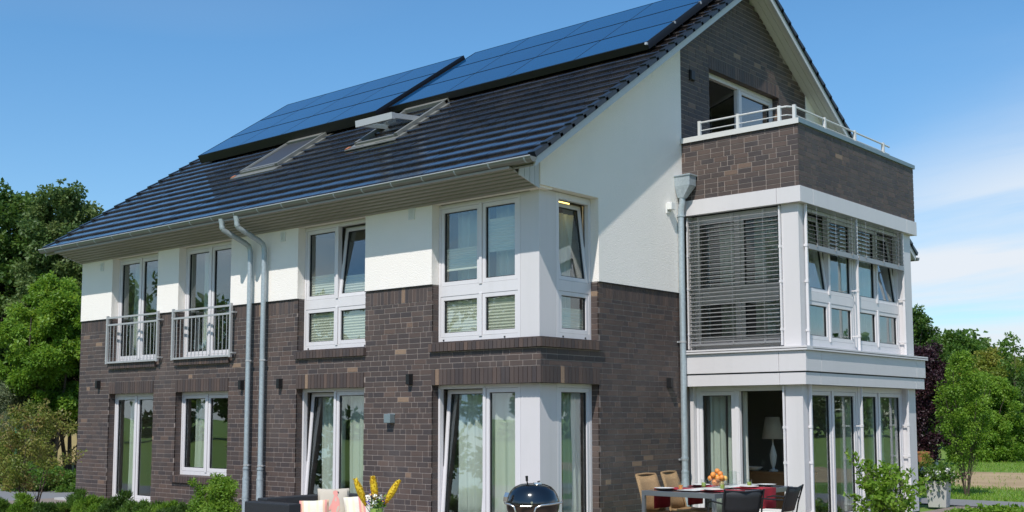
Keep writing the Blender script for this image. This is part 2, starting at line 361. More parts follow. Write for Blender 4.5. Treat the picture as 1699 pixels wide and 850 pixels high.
mb = MB(); prism(mb, FG, [(3.727, 5.2), (DH[0] - e, 5.2), (DH[0] - e, zl(DH[0]) + .03), (3.727, zl(3.727) + .03)], -e, -.3)
prism(mb, FG, [(DH[1] + e, 5.2), (8.365, 5.2), (8.365, zl(8.365) + .03), (DH[1] + e, zl(DH[1]) + .03)], -e, -.3)
prism(mb, FG, [(DH[0] - e, DH[3] + e), (DH[1] + e, DH[3] + e), (DH[1] + e, zl(DH[1]) + .03), (YR, zl(YR)), (DH[0] - e, zl(DH[0]) + .03)], -e, -.3)
mb.fbox(FG, DH[0] - e, DH[1] + e, 5.2, 5.9, -.3, -e)
gable_wall = mb.build('gable_wall', 'mortar', house)
mb = MB(); prism(mb, FG, [(8.37, ZB), (12.04, ZB), (12.04, zl(12.04) + .03), (8.37, zl(8.37) + .03)], .015, -.3); mb.build('side_render', 'render', house)
mb = MB()      # parapet of the roof terrace over the bay
mb.fbox(FBF, .01, XB - .012, 5.31, 6.30, -.24, -e); mb.fbox(FBS, YB + e + .001, YE - e, 5.31, 6.30, -.24, -e); mb.fbox(FBF, .01, XB - .012, 5.31, 6.3, -(YE - YB), -(YE - YB) + .24)
parapet = mb.build('terrace_parapet', 'mortar', house)
mb = MB(); mb.grid(Fr((0, 12.04, 0), (1, 0, 0), (0, 0, 1), (0, -1, 0)), XL, 0, -.3, 5.3, [], 0.3, 0)
mb.fbox(Fr((XL, 0, 0), (0, 1, 0), (0, 0, 1), (1, 0, 0)), .31, 12.0, -.3, 5.2, 0, .3)
prism(mb, Fr((XL, 0, 0), (0, 1, 0), (0, 0, 1), (1, 0, 0)), [(0, 5.2), (12.04, 5.2), (12.04, zl(12.04)), (YR, zl(YR)), (0, zl(0))], .3, 0)
mb.build('rear_and_end_walls', 'render', house)
# floors, ceilings, partitions inside
mb = MB(); mb.box(XL + .3, -.3, .3, 11.74, -.04, .0, 1)
mb.box(XL + .3, -.3, .29, 11.7, 2.42, 2.72); mb.box(XL + .3, -.3, .32, 11.7, 5.06, 5.2); mb.box(XL + .3, -.3, 5.0, 5.1, 0, 5.06)
for x in (-9.5, -6.4, -3.0): mb.box(x - .05, x + .05, .32, 5.0, 0, 5.06)
mb.box(-.6, -.31, 3.9, 4.0, 0.0, 2.4); mb.box(-3.0, -2.9, 5, 8.2, 0, 9); mb.box(-3, -.3, 8.1, 8.2, 0, 8)
mb.box(-.3, XB - .2, YB + .3, YE - .1, 2.42, 2.72); mb.box(-.3, XB - .2, YB + .1, YE - .1, 5.05, 5.28); mb.box(-.4, XB - .15, YB + .1, YE - .05, -.04, 0.0, 1)
mb.build('interior_shell', ['interior', 'interior_floor'], house)
mb = MB(); mb.box(-.3, XB - .24, YB + .24, YE - .24, 5.5, 5.85); mb.build('terrace_floor', 'paver', house)

# bricks ------------------------------------------------------------
BRK = []          # (parent, points, tone, projected size)
def brick(parent, F, u0, u1, z0, z1, d1=0.0, d0=-.02, slope=0):
    d1 += random.uniform(-.0012, .0012)
    P = [F.p(u, z, d) for z in (z0, z1) for (u, d) in ((u0, d1), (u1, d1), (u1, d0), (u0, d0))]
    if slope: P[6] = P[6] + Vector((0, 0, slope)); P[7] = P[7] + Vector((0, 0, slope))
    r = random.random(); tone = random.random() * .86 if r < .94 else (random.uniform(.86, .93) if r < .990 else random.uniform(.94, 1))
    q = [proj(F.p(u, z, d1)) for u, z in ((u0, z0), (u1, z0), (u1, z1), (u0, z1))]
    area = abs(sum(q[i][0] * q[(i + 1) % 4][1] - q[(i + 1) % 4][0] * q[i][1] for i in range(4))) / 2
    cx, cy = sum(a[0] for a in q) / 4, sum(a[1] for a in q) / 4
    if not (0 < cx < PW and 0 < cy < PH): area = 0
    BRK.append((parent, P, tone, area))
def courses(parent, F, u0, u1, z0, z1, holes=(), zref=ZREF, clip=None):
    k = math.floor((z0 - zref) / CR + .01)
    while True:
        a = zref + k * CR; b = a + CR - .012; k += 1
        if a > z1 - .02: break
        if b < z0 + .01: continue
        a, b = max(a, z0), min(b, z1); c = (a + b) / 2
        segs = [(u0, u1)]
        for h in holes:
            if h[2] < c < h[3]:
                ns = []
                for s0, s1 in segs:
                    if h[1] <= s0 or h[0] >= s1: ns.append((s0, s1)); continue
                    if h[0] > s0: ns.append((s0, h[0]))
                    if h[1] < s1: ns.append((h[1], s1))
                segs = ns
        u = u0 - random.choice([0, .0625, .125, .1875])
        while u < u1:
            L = .24 if random.random() < .74 else .115
            for s0, s1 in segs:
                x0, x1 = max(u, s0), min(u + L, s1)
                if x1 - x0 > .025 and (clip is None or clip((x0 + x1) / 2, b)): brick(parent, F, x0, x1, a, b)
            u += L + .012
def soldiers(parent, F, u0, u1, z0, z1, d1=0, d0=-.02, slope=0):
    n = max(1, round((u1 - u0) / CR)); st = (u1 - u0) / n
    for i in range(n): brick(parent, F, u0 + i * st + .005, u0 + (i + 1) * st - .005, z0, z1, d1, d0, slope)
def jamb(parent, F, u, side, z0, z1):     # reveal bricks; side=+1: reveal faces +u
    k = math.ceil((z0 - ZREF) / CR - .3)
    while ZREF + k * CR < z1 - .03:
        a = ZREF + k * CR; k += 1
        brick(parent, F, min(u, u - side * e), max(u, u - side * e), max(a, z0), min(a + CR - .01, z1), -.004, -.139)
ZS0 = ZB - .012 - .235                     # bottom of the soldier band under the render
lint = [(G1[0], G1[1]), (G2[0], G2[1]), (G3[0], G3[1])]
hf = [h for h in front_holes]
hf += [(a, b, HG, HG + .247) for a, b in lint] + [(-2.168, 1, HG, HG + .247)]
sills = [(F1[0] - .03, F1[1] + .03), (F2[0] - .03, F2[1] + .03), (F3[0] - .03, F3[1] + .03)]
courses(front_wall, FF, XL, -.001, 0, ZS0 - .01, hf)
xs = [(XL + .02, F1[0]), (F1[1], F2[0]), (F2[1], F3[0]), (F3[1], F4[0])]
for a, b in xs:
    soldiers(front_wall, FF, a + (.115 if a > XL + .1 else 0), b - .115, ZS0, ZB - .013)
    for k in range(3):
        z = ZS0 + k * .0785
        if a > XL + .1: brick(front_wall, FF, a, a + .108, z, z + .069)
        brick(front_wall, FF, b - .108, b, z, z + .069)
for a, b in lint: soldiers(front_wall, FF, a, b, HG, HG + .238, .016, -.135)
soldiers(front_wall, FF, -2.168, .014, HG, HG + .238, .016, -.10)
for a, b in sills: soldiers(front_wall, FF, a, b, 2.705, 2.825, .055, -.14, .02)
soldiers(front_wall, FF, -2.20, .05, 2.705, 2.825, .055, -.10, .012)
soldiers(front_wall, FF, G2[0] - .03, G2[1] + .03, .49, .61, .055, -.14, .02)
for h in (G1, G2, G3, G4): jamb(front_wall, FF, h[0], 1, max(h[2], 0), HG)
for h in (F1, F2, F3, F4): jamb(front_wall, FF, h[0], 1, 2.85, ZB - .02)
hs = side_holes + [(-.5, 1.375, HG, HG + .247)]
courses(side_wall, FG, .013, 3.72, 0, ZS0 - .01, hs)
soldiers(side_wall, FG, 1.375 + .115, 3.70, ZS0, ZB - .013)
for k in range(3): brick(side_wall, FG, 1.375, 1.483, ZS0 + k * .0785, ZS0 + k * .0785 + .069)
soldiers(side_wall, FG, .008, 1.375, HG, HG + .238, .016, -.10)
soldiers(side_wall, FG, -.045, 1.40, 2.705, 2.825, .055, -.10, .012)
jamb(side_wall, FG, 1.375, -1, 0, HG); jamb(side_wall, FG, 1.375, -1, 2.85, ZB - .02)
zp = 6.30 - 12 * CR
courses(parapet, FBF, .012, XB - .001, 5.305, 6.30, (), zp); courses(parapet, FBS, YB + .013, YE, 5.305, 6.30, (), zp)
courses(gable_wall, FG, 3.74, 8.36, 6.25, 9.7, [DH, (DH[0], DH[1], DH[3], DH[3] + .25)], DH[3] - 30 * CR, lambda u, z: z < zl(u) + .02)
soldiers(gable_wall, FG, DH[0], DH[1], DH[3], DH[3] + .238, 0, -.135)
jamb(gable_wall, FG, DH[1], -1, 6.3, DH[3])
BRK.sort(key=lambda b: -b[3])
for parent, P, tone, area in BRK[:300]:
    mb = MB(); mb.hexa(P, 0, tone); mb.build('brick', 'brick', parent)
for par in (front_wall, side_wall, parapet, gable_wall):
    mb = MB()
    for parent, P, tone, area in BRK[300:]:
        if parent is par: mb.hexa(P, 0, tone)
    mb.build('small_bricks', 'brick', par, kind='stuff')

# windows -----------------------------------------------------------
def window(name, F, u0, u1, z0, z1, lights, d=-.14, parent=house, fd=.075, label=None):
    holes = [(l['u'][0], l['u'][1], l['z'][0], l['z'][1]) for l in lights]
    mb = MB(); mb.grid(F, u0, u1, z0, z1, holes, d, d - fd)
    for l in lights:      # dark rebate behind each opening
        a, b = l['u']; c, g = l['z']; mb.grid(F, a - .012, b + .012, c - .012, g + .012, [(a + .012, b - .012, c + .012, g - .012)], d - fd - .001, d - fd - .01, 1)
    cols = sorted({(h[0], h[1]) for h in holes})
    w_ = mb.build(name, ['frame_white', 'gasket'], parent, bevel=.003)
    if label: w_['label'] = label
    for l in lights:
        a, b = l['u']; c, g = l['z']; k = l.get('k', 'fix'); f = .062
        if k == 'fix': G = Fr(F.p(0, 0, d - .012), F.U, F.Z, F.N); z0_ = 0
        elif k == 'tilt': G = F.tilt(0, c, d - .012, R(l.get('a', 4.5))); G = Fr(G.p(0, -c, 0), G.U, G.Z, G.N)
        elif k == 'hinge0': G = F.hinge(a, d - .03, R(l['a'])); G = Fr(G.p(-a, 0, 0), G.U, G.Z, G.N)
        elif k == 'hinge1': G = F.hinge(b, d - .03, R(l['a'])); G = Fr(G.p(-b, 0, 0), G.U, G.Z, G.N)
        sb = MB(); g0 = .004
        sb.grid(G, a + g0, b - g0, c + g0, g - g0, [(a + f, b - f, c + f, g - f)], .006, -.05)
        sb.grid(G, a + f - .018, b - f + .018, c + f - .018, g - f + .018, [(a + f + .004, b - f - .004, c + f + .004, g - f - .004)], -.006, -.04, 0)
        sb.grid(G, a + f, b - f, c + f, g - f, [(a + f + .014, b - f - .014, c + f + .014, g - f - .014)], -.012, -.045, 1)
        if k != 'fix': sb.fbox(G, b - .045, b - .02, (c + g) / 2 - .06, (c + g) / 2 + .06, -.075, -.05, 0)
        sb.build('sash', ['frame_white', 'gasket'], w_)
        pb = MB(); pb.fbox(G, a + f + .003, b - f - .003, c + f + .003, g - f - .003, -.031, -.027); pb.build('pane', 'glass', w_)
        bl = l.get('blind')
        if bl:            # pleated blind between z values
            q = MB(); n = int((bl[1] - bl[0]) / .022); vs = []
            for i in range(n + 1):
                dd = -.056 - (.012 if i % 2 else 0); zz_ = bl[0] + (bl[1] - bl[0]) * i / n
                vs += [G.p(a + f - .005, zz_, dd), G.p(b - f + .005, zz_, dd)]
            q.add(vs, [(2 * i, 2 * i + 1, 2 * i + 3, 2 * i + 2) for i in range(n)])
            q.fbox(G, a + f - .005, b - f + .005, bl[0] - .02, bl[0], -.075, -.05); q.fbox(G, a + f - .005, b - f + .005, bl[1], bl[1] + .02, -.075, -.05)
            q.build('pleated_blind', 'blind_cloth', w_)
    mb = MB()
    for i in range(len(cols) - 1):   # cover strip on the meeting stiles
        um = (cols[i][1] + cols[i + 1][0]) / 2
        rows = sorted({l['z'] for l in lights if l['u'] == cols[i]})
        for (c, g) in rows: mb.fbox(F, um - .028, um + .028, c - .015, g + .012, d + .001, d + .016)
    if mb.v: mb.build('cover_strip', 'frame_white', w_, bevel=.004)
    return w_
def two(u0, u1, z0, z1, kinds=('fix', 'fix'), mid=None, f=.045, blinds=(None, None), a=4.5):
    mid = mid if mid is not None else (u0 + u1) / 2
    return [dict(u=(u0 + f, mid - .022), z=(z0, z1), k=kinds[0], blind=blinds[0], a=a), dict(u=(mid + .022, u1 - f), z=(z0, z1), k=kinds[1], blind=blinds[1], a=a)]
g_ = .004
window('patio_door', FF, G1[0] + g_, G1[1] - g_, .03, HG - .002, two(G1[0], G1[1], .10, HG - .06))
window('window', FF, G2[0] + g_, G2[1] - g_, .625, HG - .002, two(G2[0], G2[1], .70, HG - .06))
window('patio_door', FF, G3[0] + g_, G3[1] - g_, .0, HG - .002, two(G3[0], G3[1], .07, HG - .06, ('tilt', 'fix')))
window('patio_door', FF, G4[0] + g_, -.502, .0, HG - .002, two(G4[0], -.502, .07, HG - .06, ('tilt', 'fix'), mid=-1.20))
window('patio_door', FG, .532, 1.371, .0, HG - .002, [dict(u=(.58, 1.32), z=(.07, HG - .06))])
TR_, TL_ = 3.72, 3.56
window('french_window', FF, F1[0] + g_, F1[1] - g_, 2.835, 4.99, two(F1[0], F1[1], 2.90, 4.93))
window('french_window', FF, F2[0] + g_, F2[1] - g_, 2.835, 4.99, two(F2[0], F2[1], 2.90, 4.93))
window('window', FF, F3[0] + g_, F3[1] - g_, 2.835, 4.99, two(F3[0], F3[1], 2.93, TL_, blinds=((3.0, 3.46), (3.0, 3.46))) + two(F3[0], F3[1], TR_, 4.93, ('fix', 'tilt'), blinds=((3.80, 4.12), (3.80, 4.08)), a=7))
window('window', FF, F4[0] + g_, -.502, 2.835, 4.99, two(F4[0], -.502, 2.93, TL_, mid=-1.28, blinds=((3.0, 3.46), (3.0, 3.46))) + two(F4[0], -.502, TR_, 4.93, mid=-1.28, blinds=((3.98, 4.28), (4.20, 4.66))))
window('window', FG, .532, 1.371, 2.835, 5.02, [dict(u=(.60, 1.32), z=(2.94, TL_), blind=(3.01, 3.30)), dict(u=(.60, 1.32), z=(TR_, 4.93), k='tilt', a=7)])
mb = MB(); mb.box(-.50, -.14, .14, .53, 0, HG - .002); mb.build('corner_panel', 'panel_grey', house, bevel=.004)
mb = MB(); mb.box(-.50, -.14, .14, .53, 2.835, 5.02); mb.build('corner_panel', 'panel_grey', house, bevel=.004)
mb = MB(); mb.box(-2.1, -.3, .11, .30, 4.992, 5.06); mb.build('window_head', 'soffit', house)
# white caps of the frame screws
for (F, L) in ((FF, [(-2.05, 2.885), (-.8, 2.885), (-5.3, 2.88), (-3.85, 2.88)]), (FG, [(.68, 2.885), (1.22, 2.885)])):
    mb = MB()
    for u, z in L: mb.fbox(F, u - .013, u + .013, z - .012, z + .012, -.139, -.13, 0)
    mb.build('drain_cap', 'dark_grey', house, kind='stuff')
# roof terrace door
window('terrace_door', FG, DH[0] + g_, DH[1] - g_, 5.9, DH[3] - .002, [dict(u=(DH[0] + .05, 5.92), z=(5.98, DH[3] - .09), k='hinge1', a=-122), dict(u=(6.02, DH[1] - .05), z=(5.98, DH[3] - .09))], d=-.14)
# bay ----------------------------------------------------------------
def cladding(parent, z0, z1, dproj, joints_f, joints_s, ye):
    xb, yb = XB + dproj, YB - dproj
    for a, b in zip([.02] + joints_f, joints_f + [None]):
        mb = MB()
        if b is None:     # corner panel wraps round
            s_ = joints_s[0]
            mb.box(a + .003, xb, yb, yb + .03, z0, z1); mb.box(xb - .03, xb - .0005, yb + .03, s_ - .003, z0, z1)
        else: mb.box(a + .003, b - .003, yb, yb + .03, z0, z1)
        mb.build('cladding_panel', 'panel_grey', parent, bevel=.003)
    for a, b in zip(joints_s, joints_s[1:] + [ye]):
        mb = MB(); mb.box(xb - .03, xb - .0005, a + .003, b - .003, z0, z1)
        mb.build('cladding_panel', 'panel_grey', parent, bevel=.003)
mb = MB(); mb.box(.01, XB + .03, YB - .03, YE + .03, 2.215, 2.74); mb.box(.01, XB - .03, YB + .03, YE - .03, 5.06, 5.31)
bay = mb.build('bay_floor_bands', 'gasket', house)
cladding(bay, 2.405, 2.725, .075, [1.77], [4.19, 8.0], YE + .075)
cladding(bay, 2.200, 2.385, .055, [1.77], [4.19, 8.0], YE + .055)
cladding(bay, 5.045, 5.298, .025, [1.77], [4.16, 7.90], YE + .025)
mb = MB(); mb.box(.02, XB + .02, YB - .02, YE + .02, 5.05, 5.058); mb.box(.02, XB + .05, YB - .05, YE + .05, 2.225, 2.213)
mb.build('band_soffit', 'panel_grey', house, kind='stuff')
mb = MB()
mb.box(.02, XB + .115, YB - .115, YB + .1, 2.750, 2.765); mb.box(XB - .1, XB + .1145, YB + .1, YE + .115, 2.750, 2.765)
mb.box(.02, XB + .115, YB - .115, YB - .105, 2.725, 2.790); mb.box(XB + .105, XB + .1145, YB - .105, YE + .115, 2.725, 2.790)
mb.box(.03, XB + .1, YB - .1, YE + .1, 2.766, 2.786)
mb.build('ledge_flashing', 'panel_grey', house, bevel=.002)
# posts
for z0, z1 in ((0, 2.225), (2.79, 5.05)):
    mb = MB(); mb.box(1.79, 2.085, 3.815, 4.14, z0, z1); mb.build('corner_post', 'panel_grey', house, bevel=.004)
    mb = MB(); mb.box(1.80, 2.085, 7.84, 8.26, z0, z1); mb.build('corner_post', 'panel_grey', house, bevel=.004)
    mb = MB(); mb.box(.015, .09, 3.86, 4.1, z0, z1); mb.build('wall_post', 'panel_grey', house)
    mb = MB(); mb.box(.01, 1.79, 8.1, 8.25, z0, z1); mb.build('bay_back_wall', 'panel_grey', house)
dB = -.21
window('window', FBF, .095, 1.785, 2.80, 5.05, two(.095, 1.785, 2.93, 3.62, mid=.95) + two(.095, 1.785, 3.78, 4.98, mid=.95), d=dB)
window('terrace_door', FBF, .095, 1.785, .0, 2.20, [dict(u=(.14, .81), z=(.07, 2.12)), dict(u=(.90, 1.74), z=(.05, 2.12), k='hinge0', a=112)], d=dB)
dS = -.15
window('window', FBS, 4.145, 5.93, 2.80, 5.05, two(4.145, 5.93, 2.93, 3.55, mid=4.995) + two(4.145, 5.93, 3.70, 4.98, ('tilt', 'fix'), mid=4.995, a=7), d=dS)
window('window', FBS, 5.98, 7.835, 2.80, 5.05, two(5.98, 7.835, 2.93, 3.55, mid=6.89) + two(5.98, 7.835, 3.70, 4.98, ('fix', 'tilt'), mid=6.89, a=7), d=dS)
window('patio_door', FBS, 4.145, 5.93, .0, 2.20, two(4.145, 5.93, .08, 2.11, mid=4.995), d=dS)
window('patio_door', FBS, 5.98, 7.835, .0, 2.20, two(5.98, 7.835, .08, 2.11, mid=6.81), d=dS)
mb = MB(); mb.fbox(FBS, 5.925, 5.985, 0, 2.2, dS - .06, dS - .01); mb.fbox(FBS, 5.925, 5.985, 2.8, 5.05, dS - .06, dS - .01)
mb.build('mullion', 'frame_white', house)

# venetian blinds ------------------------------------------------------
def slat_mesh(L, tiltdeg):
    mb = MB(); n = 5; vs = []; a = R(tiltdeg)
    for s_ in (0, L):
        for i in range(n):
            x = -.04 + .08 * i / (n - 1); h = .007 * (1 - (x / .04) ** 2)
            vs.append((s_, x * math.cos(a) - h * math.sin(a), x * math.sin(a) + h * math.cos(a)))
    mb.add(vs, [(i, i + 1, n + i + 1, n + i) for i in range(n - 1)])
    mb.add([(v[0], v[1], v[2] - .0015) for v in vs], [(i + 1, i, n + i, n + i + 1) for i in range(n - 1)])
    return mb.mesh('slat', 'slat', True)
def venetian(F, u0, u1, ztop, zbot, d, pitch, tiltdeg, cords):
    mb = MB(); mb.fbox(F, u0, u1, zbot - .035, zbot - .005, d - .035, d + .035)
    if zbot > 4: mb.fbox(F, u0, u1, zbot - .085, zbot - .03, d - .01, d + .036)
    for c in cords:
        mb.fbox(F, c - .003, c + .003, zbot, ztop, d + .043, d + .046); mb.fbox(F, c - .003, c + .003, zbot, ztop, d - .045, d - .042)
        mb.fbox(F, c - .012, c + .012, zbot - .03, zbot + .02, d + .036, d + .05)
    b = mb.build('venetian_blind', 'slat', house)
    me = slat_mesh(u1 - u0 - .01, tiltdeg); n = int((ztop - zbot) / pitch)
    for i in range(n):
        p = F.p(u0 + .005, zbot + pitch * (i + .5), d)
        mw = Matrix.Translation(p) @ Matrix(((F.U.x, -F.N.x, 0, 0), (F.U.y, -F.N.y, 0, 0), (0, 0, 1, 0), (0, 0, 0, 1)))
        inst('slat', me, b, mw=mw)
    return b
venetian(FBF, .10, 1.755, 5.02, 2.90, -.055, .067, 14, (.31, .93, 1.50))
venetian(FBS, 4.02, 5.80, 5.04, 4.42, -.03, .067, 14, (4.28, 4.95, 5.58))
venetian(FBS, 5.87, 7.75, 5.04, 4.42, -.03, .067, 14, (6.12, 6.85, 7.5))
for F, L in ((FBF, ((.07, 2.82, 5.03), (1.775, 2.82, 5.03), (1.775, 0, 2.19))), (FBS, ((3.985, 2.80, 5.04), (5.835, 2.80, 5.04), (7.79, 2.80, 5.04), (3.985, 0, 2.2), (5.835, 0, 2.2), (7.79, 0, 2.2)))):
    for u, z0, z1 in L:
        mb = MB(); dd = -.055 if F is FBF else -.03
        mb.fbox(F, u - .012, u + .012, z0, z1, dd - .02, dd + .02)
        for z in (z0 + .25, (z0 + z1) / 2 - .1, z1 - .65):
            mb.fbox(F, u - .008, u + .008, z - .01, z + .01, dd - .12, dd - .02); mb.fbox(F, u - .02, u + .02, z - .02, z + .02, dd - .03, dd + .024)
        mb.build('guide_rail', 'frame_white', house)

# terrace coping and railing --------------------------------------------
mb = MB()
for a, b in ((.02, .20), (.204, XB + .03)): mb.box(a, b, YB - .03, YB + .26, 6.302, 6.375)
o = mb.build('coping', 'coping', house, bevel=.004)
mb = MB()
for a, b in ((YB + .262, 6.2), (6.204, YE + .03)): mb.box(XB - .26, XB + .03, a, b, 6.302, 6.375)
mb.box(0, XB - .262, YE - .26, YE + .03, 6.302, 6.375)
mb.build('coping', 'coping', house, bevel=.004)
mb = MB()
for x0, x1, y0, y1 in ((.02, XB + .031, YB - .034, YB - .030),): mb.box(x0, x1, y0, y1, 6.285, 6.372)
for z, r in ((6.652, .016), (6.515, .009)):
    mb.tube([(.24, 3.94, z), (1.74, 3.94, z), (1.86, 3.95, z), (1.95, 4.08, z), (1.956, 4.2, z), (1.956, 7.75, z)], r, 8)
rail = mb.build('terrace_railing', 'rail_white', house, smooth=True)
pm = MB(); pm.box(-.024, .024, -.024, .024, 6.375, 6.68); pm.box(-.05, .05, -.05, .05, 6.375, 6.385); pme = pm.mesh('railing_post', 'rail_white')
for x, y in ((.25, 3.94), (.985, 3.94), (1.74, 3.94), (1.956, 4.03), (1.956, 5.10), (1.956, 6.27), (1.956, 7.47)): inst('railing_post', pme, rail, (x, y, 0))

# roof -------------------------------------------------------------------
VX0, VX1 = -13.24, .38
TH = .095                                 # slab height above the verge's lower edge
def slab(side):
    mb = MB()
    if side == 'front': prof = [(-.56, zl(-.56)), (YR1, zl(YR1)), (YR1, zl(YR1) + TH), (-.56, zl(-.56) + TH)]
    else: prof = [(YR2, zl(YR2)), (12.80, zl(12.80)), (12.80, zl(12.80) + TH), (YR2, zl(YR2) + TH)]
    prism(mb, FG, prof, VX1 - .025, VX0 + .02); return mb
roof = slab('front').build('front_roof_slope', 'soffit_white', house)
rroof = slab('rear').build('rear_roof_slope', 'soffit_white', house)
tl_pts = None
def tile_verts(w_, flat=False):
    n0, n1 = .060, .016
    prof = [(.006, .020), (0, n0 - .012), (.012, n0), (.42, n1), (.42, 0.0)]    # (v, h)
    vs = []
    for u in (0.0, w_):
        for v, h in prof: vs.append((u, v, h))
    k = 5; fs = [tuple(range(k - 1, -1, -1)), tuple(range(k, 2 * k))] + [(i, (i + 1) % k, k + (i + 1) % k, k + i) for i in range(k)]
    return vs, fs
GAUGE = .332
def roof_frame(side):
    if side == 'front':
        c = Vector((0, 1, SF)).normalized(); return Vector((0, -.60, zl(-.60) + TH)), Vector((1, 0, 0)), c, Vector((1, 0, 0)).cross(c)
    c = Vector((0, -1, SR)).normalized(); return Vector((0, 12.84, zl(12.84) + TH)), Vector((-1, 0, 0)), c, Vector((-1, 0, 0)).cross(c)
def tiles(side, parent):
    o0, U, V, Nn = roof_frame(side); L = []
    slope = ((YR1 - (-.60)) if side == 'front' else (12.84 - YR2)) / V.y * (1 if side == 'front' else -1)
    nrow = int(slope / GAUGE)
    xr = VX1 - .045; TW = .302
    for r in range(nrow + 1):
        off = 0 if r % 2 == 0 else -TW / 2
        v = r * GAUGE
        if v > slope - .12: break
        x = xr + off; first = True
        while x > VX0 + .06:
            wd = TW - .006; x0 = x - wd
            if first and off: pass
            x1 = x
            if first and off: x1 = x
            if x0 < VX0 + .03: x0 = VX0 + .03
            L.append((x0, x1, v, r)); x -= TW; first = False
        if off: L.append((xr - TW / 2 + .0, xr, v, r))
    # (x0,x1,v)
    out = []
    for x0, x1, v, r in L:
        jit = random.uniform(-.0025, .0025); an = random.uniform(-.006, .006)
        def T(u, vv, h):
            px = (x0 + u) if side == 'front' else None
            return o0 + Vector((1, 0, 0)) * (x0 + u) + V * (v + vv + an * u) + (Nn if Nn.z > 0 else -Nn) * (h + jit + .004)
        full = abs((x1 - x0) - (TW - .006)) < .002
        vs, fs = tile_verts(x1 - x0)
        P = [T(*q) for q in vs]; pr = proj(P[2])
        c = proj(T((x1 - x0) / 2, .16, .03)); vis = 0 < c[0] < PW and 0 < c[1] < PH
        out.append((P, fs, (1 / c[2] ** 2 if vis else 0) * (x1 - x0), full))
    if side != 'front': out = [(P, [tuple(f) for f in fs], 0, full) for P, fs, s_, full in out]
    return out
TL = tiles('front', roof); TL.sort(key=lambda t: -t[2])
base = tile_verts(.296)
for P, fs, s_, full in TL[:300]:
    mb = MB(); mb.add(P, fs, 0, random.random() ** 1.5); mb.build('roof_tile', 'tile', roof)
mb = MB()
for P, fs, s_, full in TL[300:]: mb.add(P, fs, 0, random.random() ** 1.5)
mb.build('small_roof_tiles', 'tile', roof, kind='stuff')
mb = MB()
for P, fs, s_, full in tiles('rear', rroof): mb.add(P, fs)
mb.build('small_roof_tiles', 'tile', rroof, kind='stuff')
# verge tiles: a step cap with a side flange, one per course
for side, par in (('front', roof), ('rear', rroof)):
    o0, U, V, Nn = roof_frame(side); Nn = Nn if Nn.z > 0 else -Nn
    for r in range(24):
        v = r * GAUGE
        if side == 'front' and o0.y + V.y * (v + .3) > YR1: break
        if side == 'rear' and o0.y + V.y * (v + .3) < YR2: break
        for xe, s in ((VX1, 1), (VX0, -1)):
            mb = MB()
            def T(x, vv, h): return o0 + Vector((xe + s * x, 0, 0)) + V * (v + vv) + Nn * h
            for xa, xb_, ha0, ht in ((-.075, .045, -.01, 0), (.026, .048, -.002, -.003)):
                P = []
                for top in (0, 1):
                    for (x, vv) in ((xa, 0), (xb_, 0), (xb_, .40), (xa, .40)):
                        h1 = (.076 if vv == 0 else .042) + ht
                        P.append(T(x, vv, h1 if top else (ha0 if xa < 0 else (ha0 if vv == 0 else ha0 - .0))))
                if s < 0: P = [P[i] for i in (1, 0, 3, 2, 5, 4, 7, 6)]
                mb.hexa(P)
            mb.build('verge_tile', 'verge_tile', par)
mb = MB()
zr = zl(YR) + TH
x = VX1
while x > VX0:
    x0 = max(x - .39, VX0)
    mb.box(x0, x - .006, YR1 - .02, YR2 + .02, zr - .03, zr + .035); x -= .395
mb.build('ridge_tiles', 'tile', roof, kind='stuff')
# verge boards
for side, par in (('front', roof), ('rear', rroof)):
    a, b = (-.575, YR1) if side == 'front' else (YR2, 12.82); mb = MB()
    prism(mb, FG, [(a, zl(a) - .045), (b, zl(b) - .045), (b, zl(b) + TH - .004), (a, zl(a) + TH - .004)], VX1 + .012, VX1 - .024); mb.build('verge_board', 'verge_board', par); mb = MB()
    prism(mb, FG, [(a, zl(a) - .045), (b, zl(b) - .045), (b, zl(b) + TH - .004), (a, zl(a) + TH - .004)], VX0 + .019, VX0 - .012)
    mb.build('verge_board', 'verge_board', par)
    for k in range(3):      # soffit boards under the verge
        mb = MB(); x0 = .02 + k * .117
        prism(mb, FG, [(a, zl(a) - .014), (b, zl(b) - .014), (b, zl(b) - .001), (a, zl(a) - .001)], x0 + .109, x0)
        mb.build('soffit_board', 'soffit_white', par)
# eaves box
def zs(y): return 4.982 - .29 * y      # y negative outwards
nb = 7
for k in range(nb):
    a = -.655 + k * .655 / nb; b = a + .655 / nb - .016
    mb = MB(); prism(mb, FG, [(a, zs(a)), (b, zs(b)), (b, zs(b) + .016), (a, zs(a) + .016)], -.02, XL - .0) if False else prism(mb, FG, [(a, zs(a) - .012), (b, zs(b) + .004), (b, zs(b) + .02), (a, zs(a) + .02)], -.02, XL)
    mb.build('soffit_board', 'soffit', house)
mb = MB(); prism(mb, FG, [(-.64, zs(-.64) + .022), (-.02, zs(-.02) + .022), (-.02, zs(-.02) + .025), (-.64, zs(-.64) + .025)], -.03, XL)
mb.build('soffit_backing', 'gasket', house)
mb = MB(); mb.box(VX0 + .02, VX1 - .03, -.575, -.556, 5.16, zl(-.56) + .07); mb.build('fascia_board', 'soffit', house)
for x0, x1 in ((-.0195, -.002), (XL - .018, XL - .0005)):
    for k in range(4):
        a = -.46 + k * .115; b = a + .115 - .008; b = min(b, -.002)
        mb = MB(); prism(mb, FG, [(a, zs(a) - .012), (b, zs(b) - .012), (b, zl(b) - .04), (a, zl(a) - .04)], x1, x0)
        mb.build('end_board', 'verge_board', house)
